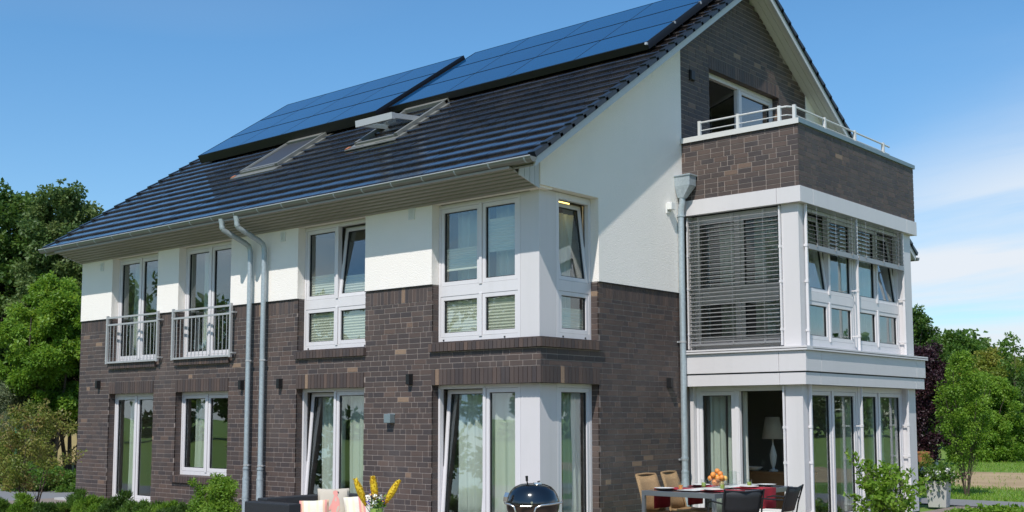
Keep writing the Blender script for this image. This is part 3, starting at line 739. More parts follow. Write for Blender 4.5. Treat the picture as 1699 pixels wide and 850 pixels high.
# gutter
def gutter(y, z, sgn):
    mb = MB(); n = 10; vs = []; xs_ = (VX0 - .03, VX1 + .03)
    for r_, flip in ((.072, 0), (.069, 1)):
        for x in xs_:
            for i in range(n + 1):
                an = math.pi + math.pi * i / n; vs.append((x, y + r_ * math.cos(an), z + r_ * math.sin(an)))
    k = n + 1
    for i in range(n):
        mb_f = [(i, i + 1, k + i + 1, k + i), (2 * k + i + 1, 2 * k + i, 3 * k + i, 3 * k + i + 1)]
        mb.add([], []); mb.f += mb_f; mb.mi += [0, 0]
    mb.v = [tuple(v) for v in vs]
    yl = y - sgn * .076
    mb.tube([(xs_[0], yl, z + .002), (xs_[1], yl, z + .002)], .010, 8, 1)  # lip bead in lighter metal, its bright highlight put into the colour
    for x in xs_: 
        c = [(x, y + .072 * math.cos(math.pi + math.pi * i / n), z + .072 * math.sin(math.pi + math.pi * i / n)) for i in range(n + 1)]
        c2 = [(v[0] + .003, v[1], v[2]) for v in c]
        mb.add(c + c2, [tuple(range(n, -1, -1)), tuple(range(k, 2 * k))])
    return mb
gz = 5.268
gut = gutter(-.645, gz, 1).build('gutter', ['zinc_dull', 'steel_light'], house, smooth=True)
gutter(12.90, gz, -1).build('gutter', ['zinc_dull', 'steel_light'], house, smooth=True)
bk = MB(); pts = [(0, -.645 + .0765 * math.cos(math.pi + math.pi * i / 8), gz + .0765 * math.sin(math.pi + math.pi * i / 8)) for i in range(9)]
for i in range(8):
    a, b = pts[i], pts[i + 1]; bk.hexa([(-.013, a[1], a[2]), (.013, a[1], a[2]), (.013, b[1], b[2]), (-.013, b[1], b[2]), (-.013, a[1] * 1.002, a[2] + .004), (.013, a[1] * 1.002, a[2] + .004), (.013, b[1] * 1.002, b[2] + .004), (-.013, b[1] * 1.002, b[2] + .004)])
bme = bk.mesh('gutter_bracket', 'zinc')
x = -13.0
while x < .35: inst('gutter_bracket', bme, gut, (x, 0, 0)); x += .665
# downpipes
def pipe(xt, xb, name='downpipe'):
    mb = MB()
    mb.tube([(xt, -.645, 5.21), (xt, -.645, 5.13), (xt, -.64, 5.08)], [.066, .050, .046], 14, caps=False)
    P = [(xt, -.645, 5.16), (xt, -.645, 5.07), (xt + (xb - xt) * .1, -.62, 5.015), (xt + (xb - xt) * .3, -.50, 4.955), (xt + (xb - xt) * .8, -.24, 4.83), (xt + (xb - xt) * .95, -.145, 4.77), (xb, -.115, 4.69), (xb, -.112, 4.6), (xb, -.112, .75)]
    mb.tube(P, .046, 14)
    for i in (1, 3, 4, 6): mb.tube([Vector(P[i]) , Vector(P[i]) + (Vector(P[i + 1]) - Vector(P[i])).normalized() * .035], .050, 14)
    mb.tube([(xb, -.112, -.02), (xb, -.112, .62), (xb, -.112, .68), (xb, -.112, .78)], [.060, .060, .054, .054], 14)
    for z in (.62, .80, .30): mb.tube([(xb, -.112, z), (xb, -.112, z + .03)], .0635 if z < .7 else .058, 14)
    p = mb.build(name, 'zinc', house, smooth=True)
    cm = MB()
    for z in (2.70, .86): 
        cm.tube([(xb, -.112, z), (xb, -.112, z + .028)], .052, 14); cm.box(xb + .045, xb + .075, -.12, -.10, z, z + .028); cm.box(xb - .006, xb + .006, -.07, .0, z + .005, z + .02)
    cm.build('pipe_clamp', 'steel_light', p)
    return p
pipe(-6.78, -6.655); pipe(-6.34, -6.25)
mb = MB()     # rainwater hopper with its pipe
def ringsq(cx, cy, hx, hy, z): return [(cx - hx, cy - hy, z), (cx + hx, cy - hy, z), (cx + hx, cy + hy, z), (cx - hx, cy + hy, z)]
hx, hy = .16, 3.60
for (A, B) in ((ringsq(hx, hy, .145, .10, 5.52), ringsq(hx, hy, .15, .105, 5.70)), (ringsq(.10, hy, .055, .055, 5.33), ringsq(hx, hy, .145, .10, 5.52)), (ringsq(hx, hy, .165, .12, 5.685), ringsq(hx, hy, .165, .12, 5.71))): mb.hexa(A + B)
mb.build('rain_hopper', 'zinc', house, bevel=.004)
mb = MB(); P = [(.10, hy, 5.36), (.10, hy, 5.27), (.085, hy, 5.20), (.07, hy, 5.13), (.07, hy, 5.0), (.07, hy, .75)]
mb.tube(P, .052, 14); mb.tube([(.07, hy, -.02), (.07, hy, .62), (.07, hy, .68), (.07, hy, .80)], [.066, .066, .06, .06], 14)
for z in (.62, .80, 1.02, 5.02): mb.tube([(.07, hy, z), (.07, hy, z + .03)], .064, 14)
p = mb.build('downpipe', 'zinc', house, smooth=True)
cm = MB()
for z in (2.92, 1.00): cm.tube([(.07, hy, z), (.07, hy, z + .03)], .060, 14); cm.box(-.0, .02, hy - .075, hy - .03, z, z + .028)
cm.build('pipe_clamp', 'steel_light', p)

# solar arrays -----------------------------------------------------------------
o0, U, V, Nn = roof_frame('front')
def RP(x, y, h):      # point over the front slope at plan position (x,y), h above the tile bed
    return Vector((x, y, zl(y) + TH)) + Nn * h
def solar(x0, x1, y0, ncol, up):
    cl = 1.012; mbf = MB()
    def T(x, v, h): return RP(0, y0, 0) + Vector((x, 0, 0)) + V * v + Nn * (h + up)
    L = 3 * cl
    def rb(a, b, c, d_, h0, h1, m_=0): mbf.hexa([T(a, c, h0), T(b, c, h0), T(b, d_, h0), T(a, d_, h0), T(a, c, h1), T(b, c, h1), T(b, d_, h1), T(a, d_, h1)], m_)
    rb(x0, x1, -.03, -.008, .10 - up, .225); rb(x1 + .003, x1 + .022, -.03, L, .10 - up, .225); rb(x0 - .02, x0 - .003, -.03, L, .10 - up, .225); rb(x0, x1, L + .0, L + .02, .06, .20)
    for c in range(3):
        for a in (.25, .75): rb(x0 + .02, x1 - .02, (c + a) * cl - .02, (c + a) * cl + .02, .06, .165)
    arr = mbf.build('solar_array', 'black_alu', house)
    w_ = (x1 - x0) / ncol
    for r in range(3):
        for c in range(ncol):
            a, b = x0 + c * w_ + .004, x0 + (c + 1) * w_ - .004; v0, v1 = r * cl + .005, (r + 1) * cl - .005; pt_ = random.random()
            mb = MB(); t = .008; an = random.uniform(-.0015, .0015)
            for (p, q, s_, u_, h1, m_) in ((a, b, v0, v0 + t, .225, 1), (a, b, v1 - t, v1, .225, 1), (a, a + .008, v0 + t, v1 - t, .221, 1), (b - .008, b, v0 + t, v1 - t, .221, 1), (a + .008, b - .008, v0 + t, v1 - t, .2205, 0)):
                mb.hexa([T(p, s_, .168), T(q, s_, .168), T(q, u_, .168), T(p, u_, .168), T(p, s_, h1), T(q, s_, h1), T(q, u_, h1), T(p, u_, h1)], m_, pt_)
            mb.build('solar_panel', ['solar', 'black_alu'], arr)
solar(-12.10, -6.17, 2.57, 4, .065)
solar(-6.06, .04, 2.82, 4, 0)
mb = MB()
for x, y in ((.045, 2.79), (.05, 3.63), (.05, 4.47), (-6.19, 3.5), (-6.19, 4.3)):
    p = RP(x, y, .20); mb.box(p.x - .02, p.x + .02, p.y - .02, p.y + .02, p.z - .02, p.z + .02)
mb.build('panel_clamps', 'steel_light', house, kind='stuff')
# roof windows -------------------------------------------------------------------
def roof_window(x0, x1, y0, opened):
    def T(x, v, h): return RP(0, y0, 0) + Vector((x, 0, 0)) + V * v + Nn * h
    L = 1.62; mb = MB()
    def rb(m, a, b, c, d_, h0, h1, mi=0): m.hexa([T(a, c, h0), T(b, c, h0), T(b, d_, h0), T(a, d_, h0), T(a, c, h1), T(b, c, h1), T(b, d_, h1), T(a, d_, h1)], mi)
    rb(mb, x0, x0 + .075, .05, L, 0, .115); rb(mb, x1 - .075, x1, .05, L, 0, .115); rb(mb, x0, x1, L - .08, L + .04, 0, .125); rb(mb, x0 + .075, x1 - .075, .0, .06, 0, .10)
    rb(mb, x0 - .10, x1 + .10, -.17, .0, .045, .062, 0)          # apron flashing
    rb(mb, x0 - .10, x0, .0, L + .05, .035, .052, 0); rb(mb, x1, x1 + .10, 0, L + .05, .035, .052, 0)
    w_ = mb.build('roof_window', 'zinc_dull', house)
    mb = MB(); rb(mb, x0 + .075, x1 - .075, .06, L - .08, -.25, -.24); mb.build('shaft', 'render' if opened else 'gasket', w_)
    if not opened:
        mb = MB(); rb(mb, x0 + .08, x1 - .08, .08, .16, .06, .105, 0); rb(mb, x0 + .08, x1 - .08, L - .22, L - .085, .06, .13, 0); rb(mb, x0 + .08, x0 + .12, .16, L - .22, .06, .105, 0); rb(mb, x1 - .12, x1 - .08, .16, L - .22, .06, .105, 0)
        mb.build('sash', 'zinc_dull', w_)
        mb = MB(); rb(mb, x0 + .121, x1 - .121, .161, L - .221, .07, .085); mb.build('awning_blind', 'dark_grey', w_)
    else:
        a = -.50; piv = .80                      # sash swung about its middle
        c = T((x0 + x1) / 2, piv, .09)
        V2 = (V * math.cos(a) + Nn * math.sin(a)); N2 = (Nn * math.cos(a) - V * math.sin(a))
        def Q(x, v, h): return c + Vector((x, 0, 0)) + V2 * v + N2 * h
        hw = (x1 - x0) / 2 - .08; mb = MB()
        for (p, q, s_, u_, h0, h1) in ((-hw, hw, -.68, -.60, -.07, .05), (-hw, hw, .62, .70, -.05, .03), (-hw, -hw + .06, -.60, .62, -.05, .04), (hw - .06, hw, -.60, .62, -.05, .04)):
            mb.hexa([Q(p, s_, h0), Q(q, s_, h0), Q(q, u_, h0), Q(p, u_, h0), Q(p, s_, h1), Q(q, s_, h1), Q(q, u_, h1), Q(p, u_, h1)])
        mb.build('sash', 'steel_light', w_)
        mb = MB(); mb.hexa([Q(p, s_, h) for h in (-.006, .006) for (p, s_) in ((-hw + .06, -.60), (hw - .06, -.60), (hw - .06, .62), (-hw + .06, .62))]); mb.build('pane', 'glass', w_)
    mb = MB(); rb(mb, x0 - .12, x0 - .04, -.13, -.02, .063, .075); mb.build('flashing_corner', 'terracotta', w_)
roof_window(-8.95, -7.72, 1.27, False)
roof_window(-5.62, -4.48, 1.42, True)

# French balcony railings ------------------------------------------------------------
def balconet(u0, u1):
    mb = MB(); d0, d1 = .075, .10
    for u in (u0, u1): mb.fbox(FF, u - .022, u + .022, 2.80, 3.79, d0 - .012, d1 + .012)
    for z, h in ((3.745, .018), (3.60, .018), (2.83, .018)): mb.fbox(FF, u0 + .022, u1 - .022, z - h, z + h, d0, d1)
    for u in (u0, u1):
        for z in (3.62, 2.88): mb.fbox(FF, u - .015 + (.05 if u == u1 else -.05), u + .015 + (.05 if u == u1 else -.05), z - .015, z + .015, 0, .085); mb.fbox(FF, min(u, u + (.06 if u == u1 else -.06)), max(u, u + (.06 if u == u1 else -.06)), z - .012, z + .012, d0, d1 - .004)
    r = mb.build('balcony_railing', 'steel_light', house, bevel=.002)
    b = MB(); b.tube([(0, 0, 2.845), (0, 0, 3.585)], .0065, 8); me = b.mesh('baluster', 'steel_light', True)
    n = 15
    for i in range(1, n): inst('baluster', me, r, (u0 + (u1 - u0) * i / n, -.0875, 0))
balconet(-11.475, -9.62); balconet(-9.09, -7.235)

# wall fittings ----------------------------------------------------------------------
def wall_lamp(F, u, z):
    mb = MB(); mb.fbox(F, u - .04, u + .04, z - .08, z + .08, 0, .02); mb.fbox(F, u - .035, u + .035, z - .085, z + .075, .02, .085); mb.fbox(F, u - .028, u + .028, z - .09, z - .085, .03, .075)
    mb.build('wall_lamp', 'black_plastic', house, bevel=.004)
for u, z in ((-11.87, 2.40), (-6.95, 2.30), (-5.85, 2.30), (-2.62, 2.30)): wall_lamp(FF, u, z)
wall_lamp(FG, 3.24, 2.26); 
mb = MB(); mb.fbox(FG, 4.03, 4.18, 7.47, 7.65, 0, .03); mb.fbox(FG, 4.045, 4.165, 7.48, 7.64, .03, .045); mb.build('wall_lamp', 'black_plastic', house, bevel=.004)
mb = MB(); mb.fbox(FF, -3.12, -2.98, 1.62, 1.76, 0, .11); mb.fbox(FF, -3.13, -2.97, 1.74, 1.765, 0, .02); mb.build('cube_lamp', 'lamp_grey', house, bevel=.005)
def vent(F, u, z, s=1):
    mb = MB(); mb.grid(F, u - .065 * s, u + .065 * s, z - .085 * s, z + .085 * s, [(u - .045 * s, u + .045 * s, z - .065 * s, z + .065 * s)], .032, .015)
    for k in range(6): zz_ = z - .055 * s + k * .022 * s; mb.fbox(F, u - .046 * s, u + .046 * s, zz_ - .008, zz_ + .004, .015, .028)
    mb.fbox(F, u - .045 * s, u + .045 * s, z - .065 * s, z + .065 * s, .0151, .018)
    mb.build('vent_cover', 'vent_white', house)
vent(FF, -11.88, 4.85); vent(FF, -5.84, 4.87); vent(FF, -2.61, 4.90, 1.05)
vent(FG, 3.30, 5.13); mb = MB(); mb.fbox(FG, 3.24, 3.36, 5.10, 5.22, .03, .12); mb.build('vent_hood', 'vent_white', house, bevel=.006)
mb = MB(); mb.tube([(-6.85, -.06, .25), (-6.85, -.14, .25)], .03, 10); mb.tube([(-6.85, -.05, .29), (-6.85, -.05, .21)], .015, 8); mb.build('garden_tap', 'chrome', house, smooth=True)
# ------------------------------------------------------------------ inside
def curtain(F, u0, u1, z0, z1, d, label, waves=6, amp=.035, gather=0.0, m_='curtain'):
    n = waves * 10; mb = MB(); vs = []; ph = random.random() * 6
    nz = 6
    for j in range(nz + 1):
        t = j / nz; z = z1 + (z0 - z1) * t
        for i in range(n + 1):
            s = i / n; wv = math.sin(s * waves * 2 * math.pi + ph) * amp * (.6 + .5 * t) + math.sin(s * waves * 4.7 + ph * 2) * amp * .4
            uu = u0 + (u1 - u0) * s; uc = (u0 if gather >= 0 else u1); uu = uc + (uu - uc) * (1 - abs(gather) * math.sin(t * 2.4))
            vs.append(F.p(uu + .006 * math.sin(9 * t + s * 20), z, d + wv))
    k = n + 1
    mb.add(vs, [(j * k + i, j * k + i + 1, (j + 1) * k + i + 1, (j + 1) * k + i) for j in range(nz) for i in range(n)])
    o = mb.build('curtain', m_, None, smooth=True); sl = o.modifiers.new('cloth', 'SOLIDIFY'); sl.thickness = .003
    return tag(o, label, 'curtain', 'sheer curtains behind the windows')
curtain(FF, -2.02, -1.30, .02, 2.3, -.42, 'pale curtain behind the tilted left leaf of the corner patio door', 4, .05, 0)
curtain(FF, -1.22, -.52, .02, 2.3, -.36, 'pale curtain behind the right leaf of the corner patio door', 3, .04)
curtain(FG, .95, 1.36, .02, 2.3, -.38, 'pale curtain at the gable-side glass of the ground floor corner', 3, .04)
curtain(FF, -5.30, -4.62, .02, 2.3, -.46, 'pale curtain behind the tilted leaf of the patio door above the dark sofa', 4, .05, .12)
curtain(FF, -4.50, -4.10, .02, 2.3, -.40, 'narrow pale curtain in the right leaf of the patio door above the dark sofa', 2, .04)
curtain(FF, -11.28, -10.98, .02, 2.3, -.40, 'drawn back curtain in the leftmost ground floor door', 3, .04)
curtain(FF, -8.95, -8.70, .4, 2.3, -.40, 'drawn back curtain in the ground floor window with the brick sill', 3, .04)
curtain(FF, -2.02, -1.35, 2.9, 4.9, -.42, 'pale curtain in the left half of the upper corner window', 4, .05)
curtain(FF, -1.22, -.55, 2.9, 4.9, -.42, 'pale curtain in the right half of the upper corner window', 4, .05)
curtain(FG, .75, 1.33, 2.9, 4.8, -.45, 'pale curtain in the gable-side half of the upper corner window', 4, .05, .2)
curtain(FF, -8.85, -8.50, 2.9, 4.9, -.42, 'drawn back curtain in the right French window', 3, .05)
curtain(FF, -11.25, -10.95, 2.9, 4.9, -.42, 'drawn back curtain in the left French window', 3, .05)
curtain(FBF, .18, .46, .02, 2.25, -.50, 'left strip of pale curtain in the bay door', 2, .04)
curtain(FBF, .48, .84, .02, 2.25, -.56, 'right strip of pale curtain in the bay door', 2, .04)
curtain(FBF, 1.02, 1.7, 2.85, 5.0, -.55, 'pale curtain in the right half of the upper bay front behind the lowered blind', 4, .05)
curtain(FBF, .35, .75, 2.85, 5.0, -.62, 'narrow pale curtain in the left half of the upper bay front behind the lowered blind', 2, .04, .3)
curtain(FBS, 4.3, 5.75, 2.85, 5.0, -.50, 'pale curtain in the near upper bay side window', 7, .05, .12)
curtain(FBS, 6.1, 7.7, 2.85, 5.0, -.50, 'gathered pale curtain in the far upper bay side window', 12, .05)
curtain(FBS, 6.1, 6.6, .02, 2.2, -.50, 'pale curtain in the far ground floor bay side door', 4, .05)
curtain(FBS, 7.2, 7.7, .02, 2.2, -.50, 'pale curtain at the far end of the ground floor bay', 4, .05)
# table lamp and sideboard seen through the open bay door
sb = thing('sideboard', 'wooden sideboard seen through the open terrace door', 'sideboard', (0.35, 5.72, 0))
mb = MB(); mb.box(-.9, .9, -.22, .22, .72, .76); mb.build('top', 'wood', sb, bevel=.004)
mb = MB(); mb.box(-.88, .88, -.20, .20, .1, .72); mb.build('cabinet', 'wood', sb)
for x in (-.85, .85):
    for y in (-.17, .17): mb = MB(); mb.box(x - .02, x + .02, y - .02, y + .02, 0, .1); mb.build('leg', 'wood', sb)
lp = thing('table_lamp', 'table lamp with a white shade on the wooden sideboard', 'lamp', (.53, 5.72, .76))
mb = MB(); mb.lathe([(0, 0), (.08, 0), (.08, .02), (.02, .05), (.05, .15), (.065, .28), (.03, .42), (.012, .46), (.012, .62)]); mb.build('base', 'ceramic', lp, smooth=True)
mb = MB(); mb.lathe([(.19, .56), (.125, .94)], seg=28); o = mb.build('lamp_shade', 'lampshade', lp, smooth=True); q = o.modifiers.new('t', 'SOLIDIFY'); q.thickness = .003
wg = MB(); wg.lathe([(.001, 0), (.035, 0), (.035, .004), (.005, .01), (.004, .09), (.03, .115), (.042, .15), (.036, .20)], seg=18)
tag(wg.build('wine_glass', 'clear_glass', None, smooth=True, loc=(.40, 5.60, .76)), 'wine glass on the wooden sideboard inside the bay', 'glass')
bw = MB(); bw.lathe([(.001, .0), (.06, 0), (.13, .05), (.15, .075), (.145, .075), (.12, .05), (.055, .01), (.001, .01)])
tag(bw.build('bowl', 'ceramic', None, smooth=True, loc=(.22, 5.62, .76)), 'small white bowl on the wooden sideboard inside the bay', 'bowl')
pb = thing('potted_plant', 'thin plant in a pale vase behind the right leaf of the door above the sofa', 'plant', (-3.98, .60, .35))
mb = MB(); mb.lathe([(.001, 0), (.05, 0), (.05, .38), (.046, .38), (.046, .02), (.001, .02)]); mb.build('vase', 'curtain', pb, smooth=True)
mb = MB()
for k in range(7):
    a = k * .9; mb.tube([(0, 0, .3), (.04 * math.cos(a), .03 * math.sin(a), .5), (.12 * math.cos(a), .06 * math.sin(a), .75 + .05 * k)], .004, 5)
    for j in range(8):
        t = .45 + j * .07; x, y, z = .12 * t * math.cos(a), .06 * math.sin(a) * t, .3 + (.45 + .05 * k) * t; mb.ball((x + random.uniform(-.03, .03), y, z), .016, 5, 3)
mb.v = mb.v; mb.build('stems', 'green_post', pb)
# lit ceiling lamp seen in the upper corner room
cl = MB(); cl.box(-.14, .14, -.14, .14, 0, .04)
MATS['lamp_glow'] = bpy.data.materials.new('lamp_glow'); MATS['lamp_glow'].use_nodes = True
b_ = MATS['lamp_glow'].node_tree.nodes['Principled BSDF']; b_.inputs['Emission Color'].default_value = (1, .72, .2, 1); b_.inputs['Emission Strength'].default_value = 3.0; b_.inputs['Base Color'].default_value = (.8, .7, .4, 1)
tag(cl.build('ceiling_lamp', 'lamp_glow', None, loc=(-.62, 1.15, 4.96)), 'lit square ceiling lamp seen through the upper corner window', 'lamp')
st = MB(); st.box(-2.7, -2.66, 2.6, 4.8, 3.0, 4.2)
# ------------------------------------------------------------------ terrace furniture
# dining table, x 1.62..2.72, y 0..2.05
tb = thing('dining_table', 'grey metal dining table laid with a red runner on the terrace', 'table', (2.24, 1.03, 0))
mb = MB(); mb.box(-.50, .50, -.98, .98, .735, .750); mb.build('tabletop', 'table_glass', tb, bevel=.003)
mb = MB(); mb.box(-.55, .55, -1.03, -.985, .69, .752); mb.box(-.55, .55, .985, 1.03, .69, .752); mb.box(-.55, -.505, -.985, .985, .69, .752); mb.box(.505, .55, -.985, .985, .69, .752)
mb.build('table_frame', 'table_steel', tb, bevel=.003)
for x in (-.5275, .5275):
    for y in (-1.0075, 1.0075): mb = MB(); mb.box(x - .0225, x + .0225, y - .0225, y + .0225, 0, .69); mb.build('leg', 'table_steel', tb, bevel=.003)
def runner(x0, x1, y0, y1, drop0, drop1, label, loc):
    mb = MB(); n = 20; m_ = 8; pts = []
    prof = [(y0, -drop0)] + [(y0, -drop0 * .5), (y0 + .0, -.0)] + [(y0 + (y1 - y0) * t / 8, 0) for t in range(1, 8)] + [(y1, 0), (y1, -drop1 * .5), (y1, -drop1)]
    for (y, z) in prof:
        for i in range(m_ + 1):
            x = x0 + (x1 - x0) * i / m_; wv = .008 * math.sin(i * 1.4 + y * 5) * (1 if z < 0 else .25)
            pts.append((x, y + (wv - .006 if y == y0 else (wv + .006 if y == y1 else 0)), z + (.003 if z == 0 else 0) + abs(wv) * .3))
    k = m_ + 1; mb.add(pts, [(j * k + i, j * k + i + 1, (j + 1) * k + i + 1, (j + 1) * k + i) for j in range(len(prof) - 1) for i in range(m_)])
    o = mb.build('table_runner', 'red_cloth', None, smooth=True, loc=loc); q = o.modifiers.new('t', 'SOLIDIFY'); q.thickness = .004; q.offset = 1
    return tag(o, label, 'table runner')
o = runner(-.2, .2, -.56, .56, .26, .26, 'red runner hanging over the long side of the dining table by the black chairs', (2.24, 1.35, .753)); o.rotation_euler = (0, 0, R(90))
o = runner(-.2, .2, -.56, .56, .26, .26, 'red runner hanging over the dining table end by the wicker chairs', (2.24, .52, .757)); o.rotation_euler = (0, 0, R(90))
mb = MB(); mb.box(-.14, .14, -.92, .92, 0, .003); tag(mb.build('white_runner', 'ceramic', None, loc=(2.24, 1.13, .762)), 'white cloth strip lying lengthwise on the dining table', 'cloth')
def plate(x, y, label):
    mb = MB(); mb.lathe([(.001, .004), (.085, .004), (.13, .018), (.135, .018), (.09, .0), (.001, 0)], seg=28)
    tag(mb.build('plate', 'ceramic', None, smooth=True, loc=(x, y, .763)), label, 'plate', 'plates on the dining table')
plate(1.86, .28, 'white plate at the near left corner of the dining table'); plate(2.52, .42, 'white plate at the near right corner of the dining table')
plate(1.82, 1.25, 'white plate by the far wicker chair'); plate(2.54, 1.30, 'white plate behind the near black chair'); plate(2.50, 1.95 - .1, 'white plate at the far end of the dining table')
bl = thing('fruit_bowl', 'clear bowl piled with oranges on the dining table', 'bowl', (2.24, .98, .766))
mb = MB(); mb.lathe([(.001, 0), (.05, 0), (.09, .04), (.135, .12), (.132, .12), (.086, .045), (.001, .012)], seg=28); mb.build('glass_bowl', 'clear_glass', bl, smooth=True)
random.seed(3)
for i, (x, y, z) in enumerate([(0, 0, .055), (.065, .01, .07), (-.06, .02, .07), (.02, .065, .07), (.0, -.065, .07), (.09, .05, .12), (-.085, -.03, .12), (.05, -.06, .125), (-.04, .06, .125), (.0, .0, .13), (.085, -.02, .135), (-.03, -.05, .17), (.04, .02, .18), (-.07, .03, .15), (0, .01, .215)]):
    mb = MB(); mb.ball((x, y, z), .037, 12, 8); mb.build('orange', 'yellow_fruit' if i % 4 == 1 else 'orange_fruit', bl, smooth=True)
def tumbler(x, y, z, label, fill, fr=None):
    t = thing('tumbler', label, 'glass', (x, y, z)); mb = MB(); mb.lathe([(.001, 0), (.030, 0), (.036, .10), (.034, .10), (.028, .006), (.001, .006)], seg=18); mb.build('glass_body', 'clear_glass', t, smooth=True)
    mb = MB(); mb.lathe([(.001, .008), (.028, .008), (.031, .06), (.001, .06)], seg=16); mb.build('drink', fill, t, smooth=True)
tumbler(2.1, .20 + .1, .763, 'orange tumbler beside the near left plate', 'orange_fruit'); tumbler(2.46, .74, .763, 'tumbler with green drink in front of the fruit bowl', 'green_liquid')
tumbler(2.02, 1.0, .763, 'tumbler with green drink left of the fruit bowl', 'green_liquid'); tumbler(2.42, 1.52, .763, 'tumbler with green drink right of the glass jug', 'green_liquid')
jg = thing('glass_jug', 'clear glass jug of water behind the fruit bowl', 'jug', (2.22, 1.42, .766))
mb = MB(); mb.lathe([(.001, 0), (.055, 0), (.06, .02), (.055, .20), (.052, .20), (.055, .02), (.001, .008)], seg=22); mb.build('jug_body', 'clear_glass', jg, smooth=True)
mb = MB(); mb.tube([(.052, .02, .18), (.09, .04, .18), (.105, .045, .14), (.10, .04, .07), (.055, .02, .045)], .006, 8); mb.build('handle', 'clear_glass', jg, smooth=True)
# wicker chairs
def wicker(loc, rz, label):
    c = thing('wicker_chair', label, 'chair', loc, rz, 'wicker chairs at the dining table')
    def panel(name, pts, w0, w1, th):
        mb = MB(); n = 8; L = []
        for (x, z, k) in pts:
            ww = w0 + (w1 - w0) * k
            for j in range(n + 1): s = -1 + 2 * j / n; L.append((x - .03 * (1 - s * s) * (1 if name == 'backrest' else 0), s * ww / 2, z - (.015 * (1 - s * s) if name == 'seat' else 0)))
        kk = n + 1; mb.add(L, [(a * kk + j, a * kk + j + 1, (a + 1) * kk + j + 1, (a + 1) * kk + j) for a in range(len(pts) - 1) for j in range(n)])
        o = mb.build(name, 'wicker', c, smooth=True); q = o.modifiers.new('t', 'SOLIDIFY'); q.thickness = th; q.offset = 0
    panel('backrest', [(-.20, .43, 0), (-.23, .55, .2), (-.26, .68, .5), (-.30, .82, .8), (-.35, .93, 1)], .44, .40, .022)
    panel('seat', [(-.21, .44, 0), (0, .43, .3), (.2, .44, .8), (.25, .43, 1)], .44, .48, .03)
    for s in (-1, 1):
        mb = MB(); mb.tube([(-.24, s * .21, 0), (-.20, s * .215, .43), (-.255, s * .21, .68), (-.355, s * .195, .935)], .016, 8); mb.build('leg', 'wicker', c, smooth=True)
        mb = MB(); mb.tube([(.235, s * .23, 0), (.23, s * .23, .43)], .016, 8); mb.build('leg', 'wicker', c, smooth=True)
    mb = MB(); mb.tube([(-.355, -.195, .935), (-.36, 0, .945), (-.355, .195, .935)], .014, 8); mb.build('top_rail', 'wicker', c, smooth=True)
wicker((1.80, .42, 0), R(-6), 'wicker chair nearest the brick gable wall, at the near end of the dining table')
wicker((1.69, 1.20, 0), R(3), 'wicker chair further back, in front of the gable downpipe')
def black_chair(loc, rz, label):
    c = thing('armchair', label, 'chair', loc, rz, 'black garden armchairs')
    mb = MB(); n = 10; L = []
    for (z, k) in ((.50, 0), (.60, .3), (.72, .7), (.80, 1)):
        for j in range(n + 1): s = -1 + 2 * j / n; L.append((-.20 - .10 * k - .035 * (1 - s * s), s * (.22 + .03 * k), z + .015 * (s * s) * k))
    kk = n + 1; mb.add(L, [(a * kk + j, a * kk + j + 1, (a + 1) * kk + j + 1, (a + 1) * kk + j) for a in range(3) for j in range(n)])
    o = mb.build('backrest', 'rattan_black', c, smooth=True); q = o.modifiers.new('t', 'SOLIDIFY'); q.thickness = .008
    mb = MB(); mb.box(-.20, .25, -.23, .23, .43, .445); mb.build('seat', 'black_plastic', c)
    mb = MB(); mb.box(-.19, .25, -.22, .22, .446, .50); mb.build('seat_cushion', 'cushion_white', c, bevel=.02)
    for s in (-1, 1):
        mb = MB(); mb.tube([(-.24, s * .25, 0), (-.22, s * .25, .44), (-.25, s * .25, .60), (-.32, s * .255, .83)], .011, 8); mb.build('leg', 'black_plastic', c, smooth=True)
        mb = MB(); mb.tube([(.26, s * .26, 0), (.24, s * .26, .44), (.22, s * .26, .64), (.10, s * .265, .665), (-.25, s * .26, .655)], .011, 8); mb.build('leg', 'black_plastic', c, smooth=True)
    mb = MB(); mb.tube([(-.31, -.25, .815), (-.345, 0, .80), (-.31, .25, .815)], .010, 8); mb.build('top_rail', 'black_plastic', c, smooth=True)
black_chair((3.0, .12, 0), R(142), 'black mesh armchair with white cushion nearest the camera at the dining table')
black_chair((3.02, 1.05, 0), R(186), 'black mesh armchair further back, in front of the bay corner post')

# kettle grill
gr = thing('kettle_grill', 'black kettle charcoal grill with a closed domed lid on the terrace', 'grill', (2.39, -3.045, 0), R(0))
dv = (Vector((CAM.x, CAM.y, 0)) - Vector((2.39, -3.045, 0))).normalized(); sv = Vector((-dv.y, dv.x, 0))   # towards the viewer, and to the right
mb = MB(); mb.lathe([(.285, .80), (.285, .815), (.275, .845), (.262, .885), (.235, .93), (.195, .968), (.14, .993), (.08, 1.005), (.001, 1.008)], seg=48); mb.lathe([(.289, .795), (.291, .80), (.289, .812), (.285, .812)], seg=48)
mb.build('lid', 'enamel', gr, smooth=True)
mb = MB(); mb.lathe([(.284, .79), (.28, .74), (.262, .68), (.225, .62), (.16, .57), (.08, .545), (.001, .54)], seg=48); mb.lathe([(.291, .782), (.291, .792), (.284, .794)], seg=48); mb.build('bowl', 'kettle_bowl', gr, smooth=True)
def gp(a, b, z): p = dv * a + sv * b; return (p.x, p.y, z)
mb = MB(); mb.tube([gp(.06, -.055, 1.0), gp(.07, -.058, 1.012), gp(.075, -.062, 1.03)], .007, 8); mb.tube([gp(.075, -.062, 1.03), gp(.08, -.065, 1.085)], [.013, .015], 10); mb.build('lid_handle', 'black_plastic', gr, smooth=True)
mb = MB(); mb.lathe([(.001, .018), (.045, .018), (.048, .0), (.0, .0)], c=gp(.06, .05, .998)); mb.build('lid_vent', 'chrome', gr, smooth=True)
